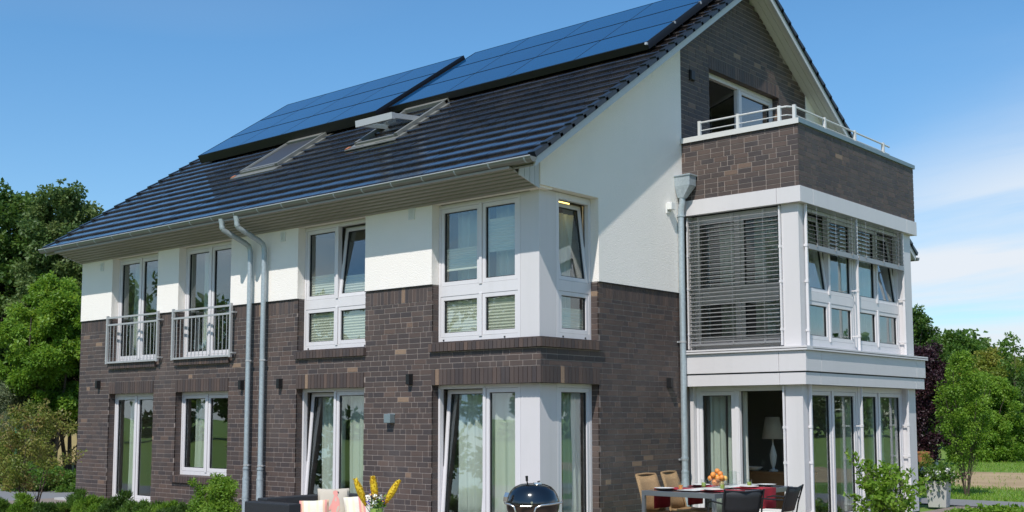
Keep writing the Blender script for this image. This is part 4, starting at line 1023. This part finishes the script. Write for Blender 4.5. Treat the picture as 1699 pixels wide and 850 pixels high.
mb = MB(); mb.tube([gp(.02, .05, 1.02), gp(.03, .075, 1.028)], .007, 8); mb.build('vent_tab', 'black_plastic', gr, smooth=True)
mb = MB()
pts = [gp(.13, -.262, .915), gp(.14, -.28, .87), gp(.13, -.285, .82)]
for i in range(2):
    a, b = Vector(pts[i]), Vector(pts[i + 1]); o2 = sv * .022 + dv * .03; mb.hexa([a - o2, a + o2, b + o2, b - o2, a - o2 + dv * .006 - sv * .008, a + o2 + dv * .006 - sv * .008, b + o2 + dv * .006 - sv * .008, b - o2 + dv * .006 - sv * .008])
mb.build('lid_hook', 'chrome', gr)
mb = MB()
mb.tube([gp(0, -.30, .80), gp(.12, -.29, .80), gp(.20, -.24, .795), gp(.225, -.195, .77), gp(.225, -.175, .70), gp(.20, -.20, .5), gp(.2, -.24, .0)], .011, 10)
mb.tube([gp(0, .31, .815), gp(.13, .30, .81), gp(.24, .20, .80), gp(.28, .09, .79), gp(.285, .03, .765), gp(.285, .01, .70), gp(.22, .10, .4), gp(.2, .24, 0)], .011, 10)
mb.tube([gp(-.22, 0, .62), gp(-.26, .02, .0)], .011, 10); mb.tube([gp(.29, -.13, .782), gp(.295, -.02, .782)], .010, 8)
mb.build('stand', 'chrome', gr, smooth=True)
mb = MB(); mb.tube([gp(.292, -.012, .79), gp(.302, -.012, .79)], .009, 10); mb.tube([gp(.292, -.012, .82), gp(.296, -.012, .82)], .012, 10); mb.build('latch', 'chrome', gr, smooth=True)
mb = MB(); mb.lathe([(.001, .02), (.17, .02), (.19, .04), (.185, .05), (.001, .03)], c=(0, 0, .2)); mb.build('ash_tray', 'zinc', gr, smooth=True)

# dark woven sofa
sf = thing('sofa', 'dark grey woven garden sofa with cushions below the patio door', 'sofa', (-1.0, -3.3, 0))
mb = MB(); mb.box(-.16, .48, -.52, .56, .06, .36); mb.build('seat_base', 'rattan_black', sf, bevel=.01)
mb = MB(); mb.box(-.35, -.165, -.53, .74, .05, .73); mb.build('backrest', 'rattan_black', sf, bevel=.012)
mb = MB(); mb.box(-.35, .5, -.72, -.535, .05, .70); mb.build('armrest', 'rattan_black', sf, bevel=.012)
mb = MB(); mb.box(-.16, .5, .565, .74, .05, .735); mb.build('armrest', 'rattan_black', sf, bevel=.012)
mb = MB(); mb.box(-.15, .47, -.51, .55, .365, .46); mb.build('seat_cushion', 'cushion_white', sf, bevel=.03)
def cushion(name, label, c, xdir, up, size, mats, stripes=None, bird=False):
    xd, u_ = Vector(xdir).normalized(), Vector(up).normalized(); nn = xd.cross(u_).normalized(); u_ = nn.cross(xd)
    mb = MB(); n = 14; h = size / 2
    for sgn in (1, -1):
        L = []
        for j in range(n + 1):
            for i in range(n + 1):
                a, b = -1 + 2 * i / n, -1 + 2 * j / n; t = (1 - a ** 4) * (1 - b ** 4); pin = 1 - .05 * (1 - abs(a)) * abs(b) ** 3; pin2 = 1 - .05 * (1 - abs(b)) * abs(a) ** 3
                L.append(Vector(c) + xd * a * h * pin2 + u_ * b * h * pin + nn * sgn * .075 * t ** .5 * (1 + .10 * math.sin(a * 5 + b * 3)))
        kk = n + 1; base = len(mb.v); mb.v += [tuple(v) for v in L]
        for j in range(n):
            for i in range(n):
                f = (j * kk + i, j * kk + i + 1, (j + 1) * kk + i + 1, (j + 1) * kk + i); f = f if sgn > 0 else f[::-1]
                mi = 0
                if stripes: mi = stripes[(i) % len(stripes)]
                mb.f.append(tuple(base + q for q in f)); mb.mi.append(mi)
    if bird:         # flat print of a pink bird on the front
        def pt(a, b):
            t = max(0, (1 - a ** 4) * (1 - b ** 4)); return Vector(c) + xd * a * h + u_ * b * h + nn * (.075 * t ** .5 * (1 + .10 * math.sin(a * 5 + b * 3)) + .004)
        body = [(-.02, .72), (.12, .78), (.25, .74), (.30, .62), (.26, .50), (.22, .40), (.34, .2), (.38, -.1), (.36, -.5), (.2, -.8), (-.1, -.8), (-.16, -.4), (-.12, 0), (-.02, .25), (.04, .42), (-.04, .56)]
        mb.add([pt(*p) for p in body], [tuple(range(len(body)))], 1)
        mb.add([pt(a * 1.0, b) + nn * .002 for a, b in ((.24, .70), (.33, .68), (.30, .55), (.25, .60))], [(3, 2, 1, 0)], 2)
        wing = [(-.12, -.05), (-.30, -.35), (-.42, -.62), (-.2, -.5), (-.08, -.3)]
        mb.add([pt(*p) + nn * .001 for p in wing], [tuple(range(len(wing)))], 1)
    o = mb.build(name, mats, None, smooth=True); return tag(o, label, 'cushion')
toc = Vector((CAM.x + 1.0, CAM.y + 3.3, 0)).normalized(); rt_ = Vector((-toc.y, toc.x, 0))
SC = Vector((-1.0, -3.3, 0))
cushion('cushion', 'beige cushion printed with a pink bird, leaning in the sofa corner', SC + Vector((-.02, .40, .62)) , rt_, Vector((0, 0, 1)) - toc * .35, .40, ['cushion_beige', 'print_pink', 'gasket'], None, True)
cushion('cushion', 'cream striped cushion on the left half of the sofa', SC + Vector((.12, -.02, .52)), rt_ * .9 + Vector((0, 0, .03)), Vector((0, 0, 1)) - toc * .3, .36, ['cushion_cream', 'print_pink', 'print_yellow', 'print_orange'], [1, 3, 0, 0, 2, 0, 0, 0, 2, 0, 0, 3, 1, 3])
cushion('cushion', 'cream striped cushion at the right arm of the sofa', SC + Vector((.40, .46, .56)), rt_ * .9 + Vector((0, 0, .09)), Vector((0, 0, 1)) - toc * .3, .36, ['cushion_cream', 'print_pink', 'print_yellow', 'print_orange'], [0, 2, 0, 0, 2, 0, 0, 1, 3, 1, 0, 0, 2, 0])

# flower vase on a small side table
st_ = thing('side_table', 'small dark side table under the vase of yellow flowers', 'table', (2.35, -5.25, 0))
mb = MB(); mb.lathe([(.001, .68), (.25, .68), (.25, .70), (.001, .70)], seg=32); mb.build('tabletop', 'dark_grey', st_, smooth=True)
for a in (0, 2.09, 4.19): mb = MB(); mb.tube([(.2 * math.cos(a), .2 * math.sin(a), .0), (.14 * math.cos(a), .14 * math.sin(a), .68)], .012, 8); mb.build('leg', 'dark_grey', st_)
vz = thing('flower_vase', 'glass vase with yellow lupin spikes and small violet flowers', 'vase', (2.35, -5.25, .70))
mb = MB(); mb.lathe([(.001, 0), (.066, 0), (.069, .205), (.066, .205), (.063, .008), (.001, .008)], seg=28); mb.build('glass_body', 'clear_glass', vz, smooth=True)
mb = MB(); mb.lathe([(.001, .01), (.061, .01), (.061, .17), (.001, .17)], seg=24); mb.build('water', 'green_liquid', vz, smooth=True)
random.seed(5); tv = (CAM - Vector((2.35, -5.25, 1.7))).normalized(); tv.z = 0; tv.normalize(); sr = Vector((-tv.y, tv.x, 0))
def leafq(mb, c, d, up, L, Wd, tone=None, mi=0):
    d = d.normalized(); s = d.cross(up).normalized() * Wd / 2; mb.add([c, c + d * L * .5 + s + up * L * .04, c + d * L, c + d * L * .5 - s + up * L * .04], [(0, 1, 2, 3)], mi, tone)
for (sx, h0, h1, mt, lean) in ((-.10, .19, .44, 'petal_yellow', -.10), (-.01, .22, .46, 'petal_yellow', -.03), (.07, .20, .42, 'petal_yellow', .13)):
    mb = MB(); p0 = sr * sx * .4 + Vector((0, 0, .1)); p1 = sr * sx + Vector((0, 0, h0)); p2 = sr * (sx + lean) + Vector((0, 0, h1))
    for k in range(260):
        t = random.random(); c = p1.lerp(p2, t); r = .036 * math.sin(math.pi * min(1, (1 - t) * .85 + .12)) + .004; a = random.random() * 6.28
        dr = (sr * math.cos(a) + tv * math.sin(a)); ax = (p2 - p1).normalized()
        leafq(mb, c + dr * r * .6, dr * .9 + ax * .8, dr, .022, .014)
    q = [p1.lerp(p2, i / 8) for i in range(9)]; mb.tube(q, [.030 * math.sin(math.pi * min(1, (1 - i / 8) * .85 + .12)) + .003 for i in range(9)], 8)
    mb.build('flower_spike', mt, vz)
    mb = MB(); mb.tube([sr * sx * .2 + Vector((0, 0, .02)), p0, p1, p2], .003, 5); mb.build('stem', 'green_post', vz)
for mt, n, zc, sp in (('petal_violet', 190, .27, .10), ('petal_white', 190, .225, .08), ('petal_orange', 60, .25, .07)):
    mb = MB(); cs = [sr * random.uniform(-sp, sp * 1.3) + tv * random.uniform(-.05, .06) + Vector((0, 0, zc + random.uniform(-.04, .06))) for _ in range(9)]
    for k in range(n):
        c = random.choice(cs) + Vector([random.gauss(0, .009) for _ in range(3)]); d = Vector([random.gauss(0, 1) for _ in range(3)]); leafq(mb, c, d, d.orthogonal().normalized(), .018, .015)
    mb.build('small_flowers', mt, vz, kind='stuff')
mb = MB()
for k in range(120):
    d = Vector([random.gauss(0, 1) for _ in range(3)]); d.z = abs(d.z); c = Vector((0, 0, .19)) + Vector((random.gauss(0, .035), random.gauss(0, .035), random.gauss(.02, .02))); leafq(mb, c, d, d.orthogonal().normalized(), .05, .018, random.random())
mb.build('leaves', 'leaf_bright', vz, kind='stuff')

# ------------------------------------------------------------------ ground
def sheet(name, poly, z, m_, kind='structure'):
    mb = MB(); mb.add([(x, y, z) for x, y in poly], [tuple(range(len(poly)))]); return mb.build(name, m_, None, kind=kind)
sheet('ground', [(-900, -900), (900, -900), (900, 900), (-900, 900)], -.05, 'lawn')
sheet('terrace', [(-13.6, -9.0), (8.5, -9.0), (8.5, 9.55), (5.2, 9.6), (5.2, 9.95), (XB, 9.95), (XB, -.0), (-13.6, 0)], -.01, 'paver')  # unseen forward part widened to cut green lawn bounce on the walls
sheet('path', [(-34, -6), (-13.2, -3.2), (-12.9, 1.9), (-34, 6.2)], -.03, 'asphalt')
sheet('garden_path', [(-2, 10.6), (16, 9.6), (16, 11.9), (-2, 12.1)], -.03, 'asphalt')
mb = MB(); pts = []
for i in range(40):
    a = 2 * math.pi * i / 40; pts.append((3.6 + (14 + random.uniform(-.8, .8)) * math.cos(a), 21.0 + (4.6 + random.uniform(-.5, .5)) * math.sin(a)))
sheet('bare_soil', pts, -.044, 'soil')
pts = [(-75 + 0, 2), (-22, 3.5), (-17, 9), (-20, 30), (-75, 46)]
sheet('dry_meadow', pts, -.044, 'dry_grass')
mb = MB()      # dry grassy bank on the left
n = 16; L = []
for i in range(n + 1):
    for j in range(7):
        t = i / n; s = j / 6; p = at(-60 + 260 * t, 38 + 7 * s, 0); p.z = 2.3 * math.sin(s * 1.55) * (1 - .35 * t) + random.uniform(-.06, .06) - .1; L.append(p)
mb.add(L, [(i * 7 + j, i * 7 + j + 1, (i + 1) * 7 + j + 1, (i + 1) * 7 + j) for i in range(n) for j in range(6)]); mb.build('bank', 'dry_grass', None, kind='structure', smooth=True)
mb = MB(); mb.box(-13.2, XL + .5, -.20, -.02, -.05, .03); mb.build('plinth_kerb', 'planter', house)

# ------------------------------------------------------------------ vegetation
def leafmesh(name, C_, L, Wd, mname, base_dir=None, droop=.25, upbias=.3, tones=None, seed=0, fold=.12):
    g = np.random.default_rng(seed); n = len(C_)
    d = g.normal(size=(n, 3)); 
    if base_dir is not None: d = d * .8 + base_dir
    d[:, 2] -= droop; d /= np.linalg.norm(d, axis=1)[:, None] + 1e-9
    nn = g.normal(size=(n, 3)); nn[:, 2] = np.abs(nn[:, 2]) + upbias; s = np.cross(d, nn); s /= np.linalg.norm(s, axis=1)[:, None] + 1e-9; nn = np.cross(s, d)
    l = L * g.uniform(.6, 1.25, n)[:, None]; w_ = Wd * g.uniform(.7, 1.2, n)[:, None]
    V_ = np.empty((n, 4, 3)); V_[:, 0] = C_; V_[:, 1] = C_ + d * l * .45 + s * w_ * .5 + nn * l * fold; V_[:, 2] = C_ + d * l; V_[:, 3] = C_ + d * l * .45 - s * w_ * .5 + nn * l * fold
    me = bpy.data.meshes.new(name); me.vertices.add(n * 4); me.vertices.foreach_set('co', V_.reshape(-1).astype('f'))
    me.loops.add(n * 6); idx = (np.arange(n)[:, None] * 4 + np.array([0, 1, 2, 0, 2, 3])).reshape(-1); me.loops.foreach_set('vertex_index', idx.astype('i'))
    me.polygons.add(n * 2); me.polygons.foreach_set('loop_start', (np.arange(n * 2) * 3).astype('i')); me.polygons.foreach_set('loop_total', np.full(n * 2, 3, 'i'))
    me.materials.append(MATS[mname]); a = me.attributes.new('tone', 'FLOAT', 'POINT')
    if tones is None: tones = g.random(n)
    a.data.foreach_set('value', np.repeat(np.clip(tones, 0, 1), 4).astype('f')); me.update(calc_edges=True); return me
def clump_points(clumps, n, g):
    w_ = np.array([c[3] ** 2 for c in clumps]); k = g.choice(len(clumps), n, p=w_ / w_.sum())
    cc = np.array([c[:3] for c in clumps])[k]; rr = np.array([c[3] for c in clumps])[k]
    v = g.normal(size=(n, 3)); v /= np.linalg.norm(v, axis=1)[:, None]; rad = g.random(n) ** .45
    tn = g.random(len(clumps)) * .55
    return cc + v * (rad * rr)[:, None] * np.array([1, 1, .8]), v, tn[k] + g.random(n) * .45
def crown_clumps(h0, h1, rx, ry, n, g, shape='oval', rc=(.35, .6)):
    L = []
    for i in range(n):
        t = (i + g.random()) / n; z = h0 + (h1 - h0) * t
        if shape == 'oval': pr = math.sin(math.pi * min(.97, .10 + .88 * t)) ** .6
        elif shape == 'cone': pr = (1 - t) ** .75 + .10
        elif shape == 'column': pr = (math.sin(math.pi * min(.98, .15 + .8 * t))) ** .35
        elif shape == 'dome': pr = math.sqrt(max(.03, 1 - t * t))
        a = g.random() * 6.28; r = pr * math.sqrt(g.uniform(.08, 1)); L.append((rx * r * math.cos(a), ry * r * math.sin(a), z, g.uniform(*rc) * (.55 + .45 * pr)))
    return L
def tree(name, label, cat, loc, h0, h1, rx, ry, nclump, nleaf, L, Wd, m_leaf, bark='bark', shape='oval', rc=(.5, .9), seed=1, stems=1, tr=.12, group=None, droop=.25, sprigs=0):
    g = np.random.default_rng(seed); t = thing(name, label, cat, loc, 0, group); cl = crown_clumps(h0, h1, rx, ry, nclump, g, shape, rc)
    for i in range(sprigs):
        c = cl[g.integers(len(cl))]; k = g.uniform(1.15, 1.4); cl.append((c[0] * k, c[1] * k, c[2] + g.uniform(.1, .5) * rc[1] * 1.6, rc[0] * .45))
    P, v, tn = clump_points(cl, nleaf, g); P[:, 2] = np.maximum(P[:, 2], .02)
    me = leafmesh('crown', P, L, Wd, m_leaf, v * .8, droop, tones=tn, seed=seed + 50); o = bpy.data.objects.new('crown', me); C.objects.link(o); o.parent = t
    mb = MB(); tops = []
    for s in range(stems):
        a = 6.28 * s / max(1, stems) + g.random(); sp = (0 if stems == 1 else .10 * rx + .03); H = h0 + (h1 - h0) * (.80 if stems == 1 else g.uniform(.5, .85)); lean = (0.04 if stems == 1 else (.45 if stems < 10 else .95)); sp = sp if stems < 10 else .03
        pts = []; rr = []; x, y = sp * math.cos(a), sp * math.sin(a)
        for k in range(7):
            q = k / 6; pts.append((x + lean * rx * q ** 1.3 * math.cos(a) + g.normal() * .012 * H * q, y + lean * ry * q ** 1.3 * math.sin(a) + g.normal() * .012 * H * q, H * q - .03)); rr.append(max(.004, tr * (1 - q * .86)))
        mb.tube(pts, rr, 8); tops.append(pts)
    for c in cl[:min(len(cl), 60)]:
        pts = tops[g.integers(len(tops))]; cand = [p for p in pts if p[2] < c[2] - .15 * (h1 - h0)] or [pts[1]]; b = Vector(cand[-1]); e_ = Vector(c[:3]); mid = b.lerp(e_, .5) + Vector((g.normal() * .05, g.normal() * .05, .03)) * (e_ - b).length
        r0 = max(.004, tr * .30 * (1 - b.z / (h1 + .01) * .6)); mb.tube([b, mid, e_], [r0, r0 * .6, r0 * .25], 5, caps=False)
    mb.build('trunk', bark, t, smooth=True); return t
def pos(px, D): p = at(px, D, -.05); return (p.x, p.y, -.05)
# left background
tree('broadleaf_tree', 'tall dark green tree at the left edge behind the house', 'tree', pos(2, 46), .6, 10.6, 3.3, 3.3, 220, 90000, .18, .13, 'leaf_dark', rc=(.45, .95), seed=3, tr=.28, sprigs=25, shape='column')
tree('birch_tree', 'tall pale-stemmed tree rising highest left of the roof', 'tree', pos(98, 44), 1.2, 10.4, 1.55, 1.7, 190, 60000, .15, .10, 'leaf_birch', 'bark_birch', rc=(.25, .6), seed=5, tr=.14, stems=3, sprigs=30, shape='column', droop=.5)
tree('broadleaf_tree', 'dark tree between the two tallest trees on the left', 'tree', pos(62, 49), .5, 9.4, 3.2, 3.2, 150, 60000, .19, .14, 'leaf_dark', rc=(.45, .9), seed=7, tr=.25)
tree('broadleaf_tree', 'dark tree tucked behind the left end of the roof', 'tree', pos(165, 52), .5, 7.9, 3.0, 3.0, 50, 26000, .22, .15, 'leaf_dark', rc=(.7, 1.2), seed=9, tr=.22)
tree('young_tree', 'bright green bushy tree against the left corner of the house', 'tree', pos(92, 36), 1.7, 6.0, 1.65, 1.65, 170, 60000, .105, .072, 'leaf_bright', rc=(.2, .45), seed=11, tr=.09, stems=3, sprigs=12)
tree('young_tree', 'smaller green tree lower down beside the bright bushy tree', 'tree', pos(128, 37), 1.5, 4.6, 1.3, 1.3, 50, 26000, .12, .08, 'leaf_mid', rc=(.35, .6), seed=13, tr=.08, stems=3)
tree('willow_bush', 'silvery green willow bush at the left edge', 'bush', pos(10, 35), .1, 2.75, 1.5, 1.3, 60, 22000, .11, .03, 'leaf_silver', rc=(.25, .5), seed=15, tr=.03, stems=7, sprigs=14, shape='dome')
tree('willow_bush', 'loose olive green bush left of the reddish shrub', 'bush', pos(40, 33), .1, 1.0, 1.2, 1.2, 50, 14000, .11, .05, 'leaf_yellow', rc=(.25, .45), seed=16, tr=.03, stems=7, sprigs=8, shape='dome')
tree('hedge_bush', 'low green ground bush at the far side of the grey path', 'bush', pos(40, 29), .0, .55, 2.3, .8, 60, 12000, .08, .06, 'leaf_mid', rc=(.15, .3), seed=17, tr=.015, stems=6, shape='dome')
tree('hedge_bush', 'low bush with fallen leaves beside the left house corner', 'bush', pos(120, 28.5), .0, .42, 1.2, .6, 40, 7000, .07, .05, 'leaf_mid', rc=(.12, .25), seed=18, tr=.015, stems=5, shape='dome')
tree('viburnum_shrub', 'reddish green multi-stemmed shrub in front of the left house corner', 'shrub', pos(62, 21.0), .55, 1.98, .82, .8, 85, 6200, .058, .040, 'leaf_red', rc=(.10, .22), seed=19, tr=.018, stems=6, sprigs=30, shape='oval')
mb = MB(); mb.tube([(0, 0, 0), (0, 0, 1.5)], .04, 8); tag(mb.build('fence_post', 'green_post', None, loc=pos(36, 31)), 'dark green post standing in the dry grass on the left', 'post')
# foreground planting along the front wall
k = 0
yews = [('low yew at the bottom left corner of the picture', 10, 20.2, .25, .42), ('low yew left of the reddish shrub stems', 48, 20.0, .22, .40), ('low yew right of the reddish shrub stems', 96, 19.6, .24, .36), ('small spreading yew below the left house corner', 138, 19.6, .30, .50),
        ('small yew just left of the leftmost door', 172, 19.4, .34, .45), ('small yew in front of the leftmost door', 212, 19.0, .36, .45), ('upright yew between the door and the sill window', 246, 18.6, .46, .40), ('dark low yew under the left end of the brick sill', 280, 18.3, .36, .42), ('dark low yew under the brick sill', 312, 18.0, .38, .40)]
for lab, px, D, r, h in yews:
    g = np.random.default_rng(100 + k); t = thing('yew_shrub', lab, 'shrub', pos(px, D), 0, 'small yews planted along the front'); h = h + .02; cl = []
    for i in range(26):
        a = g.random() * 6.28; q = math.sqrt(g.random()); cl.append((r * q * math.cos(a), r * q * math.sin(a), h * (1 - q * .5) * g.uniform(.5, 1.1), .06 + .05 * g.random()))
    P, v, tn = clump_points(cl, 5200, g); P[:, 2] = np.maximum(P[:, 2], 0); up = v * .4 + np.array([0, 0, 1.0])
    me = leafmesh('foliage', P, .075, .016, ['leaf_mid', 'leaf_bright', 'leaf_dark'][k % 3], up, -.2, tones=tn, seed=k); o = bpy.data.objects.new('foliage', me); C.objects.link(o); o.parent = t
    mb = MB()
    for i in range(14): c = cl[i]; mb.tube([(0, 0, 0), (c[0] * .5, c[1] * .5, c[2] * .6), (c[0], c[1], c[2])], [.008, .006, .003], 5)
    mb.build('stems', 'bark', t); k += 1
tree('laurel_shrub', 'large rounded green shrub in front of the two front downpipes', 'shrub', pos(372, 17.2), .0, .86, .50, .45, 60, 15000, .055, .022, 'leaf_bright', rc=(.10, .18), seed=31, tr=.014, stems=6, shape='dome', sprigs=12)
tree('box_ball', 'small clipped box ball at the foot of the large shrub', 'shrub', pos(350, 15.6), .15, .54, .22, .22, 60, 14000, .022, .016, 'leaf_bright', rc=(.06, .09), seed=33, tr=.01, stems=3, shape='dome')
# right side
tree('ornamental_shrub', 'glossy green shrub with loose shoots in front of the bay side windows', 'shrub', pos(1462, 17.5), .1, 1.0, .42, .42, 46, 1900, .085, .050, 'leaf_bright', rc=(.08, .16), seed=41, tr=.014, stems=7, shape='oval', sprigs=12)
sh = bpy.data.objects['ornamental_shrub']
g = np.random.default_rng(5); Ls = []; mb = MB(); c0 = Vector(sh.location)
for (px, py, D) in ((1402, 750, 17.4), (1418, 755, 17.3), (1436, 765, 17.5), (1448, 768, 17.4), (1465, 770, 17.5), (1490, 778, 17.6), (1512, 782, 17.7), (1535, 795, 17.8), (1542, 812, 17.8), (1424, 800, 17.2), (1400, 822, 17.2)):
    tip = CAM + (FW + RT * ((px - PPX) / F_PX) - UP * ((py - PPY) / F_PX)) * D; tip = tip - c0; b0 = Vector((tip.x * .15, tip.y * .15, .3)); mid = b0.lerp(tip, .55) + Vector((0, 0, .08)); mb.tube([b0, mid, tip], [.008, .006, .003], 5)
    for q in np.linspace(.35, 1, 16):
        p = b0.lerp(mid, q * 2) if q < .5 else mid.lerp(tip, q * 2 - 1)
        for _ in range(3): Ls.append(tuple(p + Vector(g.normal(size=3) * .012)))
me = leafmesh('shoot_leaves', np.array(Ls), .085, .05, 'leaf_bright', None, -.3, seed=8); o = bpy.data.objects.new('shoots', me); o['kind'] = 'stuff'; C.objects.link(o); o.parent = sh
mb.build('shoot_stems', 'bark', sh, kind='stuff')
pl = thing('planter', 'pale square planter filled with white flowers at the end of the bay', 'planter', pos(1546, 22.4)[:2] + (-.01,), R(8))
mb = MB()
for (a, b, z0, z1) in ((.16, .20, 0, .50),): mb.hexa([(-a, -a, z0), (a, -a, z0), (a, a, z0), (-a, a, z0), (-b, -b, z1), (b, -b, z1), (b, b, z1), (-b, b, z1)])
mb.build('pot', 'planter', pl, bevel=.006)
P = g.normal(size=(1500, 3)) * np.array([.17, .17, .09]) + np.array([0, 0, .60]); me = leafmesh('leaves', P, .07, .05, 'leaf_mid', None, 0, seed=9); o = bpy.data.objects.new('leaves', me); C.objects.link(o); o.parent = pl
for i in range(9):
    a = i * .7; c = np.array([.27 * math.cos(a), .27 * math.sin(a), .58 + .06 * (i % 3)]); mb = MB()
    for _ in range(60): d = Vector(g.normal(size=3)); leafq(mb, Vector(c) + Vector(g.normal(size=3) * .022), d, d.orthogonal().normalized(), .045, .04)
    mb.build('flower_head', 'petal_white', pl)
tree('young_tree', 'slender multi-stemmed young tree standing alone in the lawn', 'tree', pos(1592, 26.0), .75, 3.15, .56, .56, 200, 11000, .062, .042, 'leaf_bright', rc=(.08, .20), seed=51, tr=.010, stems=13, sprigs=50, shape='oval')
tree('round_bush', 'large rounded green bush behind the slender young tree', 'bush', pos(1628, 46), .1, 3.3, 1.75, 1.6, 170, 52000, .10, .07, 'leaf_bright', rc=(.2, .4), seed=53, tr=.05, stems=5, shape='dome')
tree('purple_tree', 'dark purple-leaved tree beside the end of the bay', 'tree', pos(1530, 42), .3, 4.2, .95, .95, 60, 24000, .10, .07, 'leaf_purple', rc=(.28, .48), seed=55, tr=.07, shape='column')
tree('broadleaf_tree', 'tall dark tree rising directly behind the end of the bay', 'tree', pos(1518, 62), 1.0, 7.4, 1.5, 1.5, 60, 24000, .17, .12, 'leaf_dark', rc=(.45, .8), seed=57, tr=.14)
tree('broadleaf_tree', 'broad green tree left of the lawn with its top against the sky', 'tree', pos(1582, 64), .8, 6.2, 2.3, 2.3, 70, 32000, .17, .12, 'leaf_mid', rc=(.5, .9), seed=59, tr=.15)
tree('broadleaf_tree', 'dark rounded tree behind the broad green tree', 'tree', pos(1612, 72), .8, 6.4, 2.2, 2.2, 60, 26000, .19, .13, 'leaf_dark', rc=(.5, .9), seed=61, tr=.15)
tree('broadleaf_tree', 'yellowish green tree at the right edge of the picture', 'tree', pos(1688, 56), .5, 4.2, 2.4, 2.2, 70, 34000, .15, .10, 'leaf_yellow', rc=(.45, .8), seed=63, tr=.12)
tree('broadleaf_tree', 'olive green tree between the slender young tree and the right edge', 'tree', pos(1645, 60), .5, 5.0, 2.1, 2.0, 60, 28000, .16, .11, 'leaf_yellow', rc=(.45, .8), seed=64, tr=.12)
tree('broadleaf_tree', 'low dark green tree just outside the right edge of the lawn', 'tree', pos(1730, 50), .3, 3.4, 1.9, 1.9, 50, 22000, .15, .10, 'leaf_dark', rc=(.4, .7), seed=65, tr=.12)
tree('sapling', 'thin sapling poking above the trees near the right edge', 'tree', pos(1676, 52), 2.2, 5.35, .55, .5, 30, 1500, .14, .10, 'leaf_mid', rc=(.15, .3), seed=67, tr=.03, shape='column')
tree('ground_plants', 'low leafy plants at the bottom right corner', 'plants', pos(1655, 19.4), .0, .22, 1.05, .5, 70, 5200, .08, .055, 'leaf_bright', rc=(.08, .16), seed=69, tr=.006, stems=5, shape='dome')
tree('flowering_shrub', 'small plant with reddish stems by the soil strip behind the planter', 'shrub', pos(1524, 30), .0, .8, .25, .25, 20, 1500, .07, .03, 'leaf_yellow', rc=(.08, .14), seed=71, tr=.01, stems=4)
for px, D, lab in ((1523, 40, 'terracotta pot standing beside the purple tree'),):
    mb = MB(); mb.lathe([(.001, 0), (.15, 0), (.21, .5), (.23, .5), (.23, .56), (.2, .56), (.001, .5)], seg=20); tag(mb.build('terracotta_pot', 'terracotta', None, smooth=True, loc=pos(px, D)), lab, 'pot')
mb = MB(); mb.lathe([(.001, 0), (.09, 0), (.09, .45), (.001, .5)], seg=14); tag(mb.build('bollard_light', 'ceramic', None, smooth=True, loc=pos(1543, 42)), 'short white post in the dry strip of the lawn', 'post')
# distant wood that closes the horizon (also what the windows mirror)
def wood(name, specs, nleaf, seed, m_='leaf_dark'):
    g = np.random.default_rng(seed); cl = []
    for (x0, y0, x1, y1, h, n) in specs:
        for i in range(n):
            t = g.random(); hh = h * (.75 + .35 * math.sin(t * 23 + seed) * .5 + .2 * g.random()); z = hh * g.random() ** .7; cl.append((x0 + (x1 - x0) * t + g.normal() * 2, y0 + (y1 - y0) * t + g.normal() * 2, z, g.uniform(1.0, 2.2)))
    P, v, tn = clump_points(cl, nleaf, g); P[:, 2] = np.maximum(P[:, 2], 0)
    me = leafmesh(name, P, .55, .42, m_, v, .1, tones=tn, seed=seed); o = bpy.data.objects.new(name, me); C.objects.link(o); o['kind'] = 'stuff'; return o
wood('distant_wood', [(-90, 60, -20, 92, 8, 160), (-30, 95, 60, 80, 7, 160), (-105, -10, -95, 60, 9, 120)], 60000, 81)
wood('garden_trees', [(-62, -50, -78, 5, 12, 150), (-60, -52, -25, -66, 12, 90)], 60000, 83, 'leaf_mid')
wood('garden_trees', [(-20, -68, 45, -62, 9, 140), (48, -58, 62, 20, 8, 120), (62, 22, 36, 82, 8, 120)], 60000, 85, 'leaf_mid')
# grass blades on the lawn that shows right of the bay
g = np.random.default_rng(91); n = 42000
x = g.uniform(-6, 7, n); y = 12.2 + 26 * g.random(n) ** 1.4; keep = ~(((x - 3.6) / 13.6) ** 2 + ((y - 21) / 4.3) ** 2 < 1) | (g.random(n) < .05)
P = np.stack([x[keep], y[keep], np.full(keep.sum(), -.05)], 1)
me = leafmesh('lawn_grass', P, .085, .014, 'grass', np.array([0, 0, 2.2]), 0, seed=92); o = bpy.data.objects.new('lawn_grass', me); C.objects.link(o); o['kind'] = 'stuff'; o['label'] = 'short lawn grass'
g = np.random.default_rng(93); P = np.stack([g.uniform(-36, -15, 9000), g.uniform(5, 14, 9000), np.full(9000, -.05)], 1)
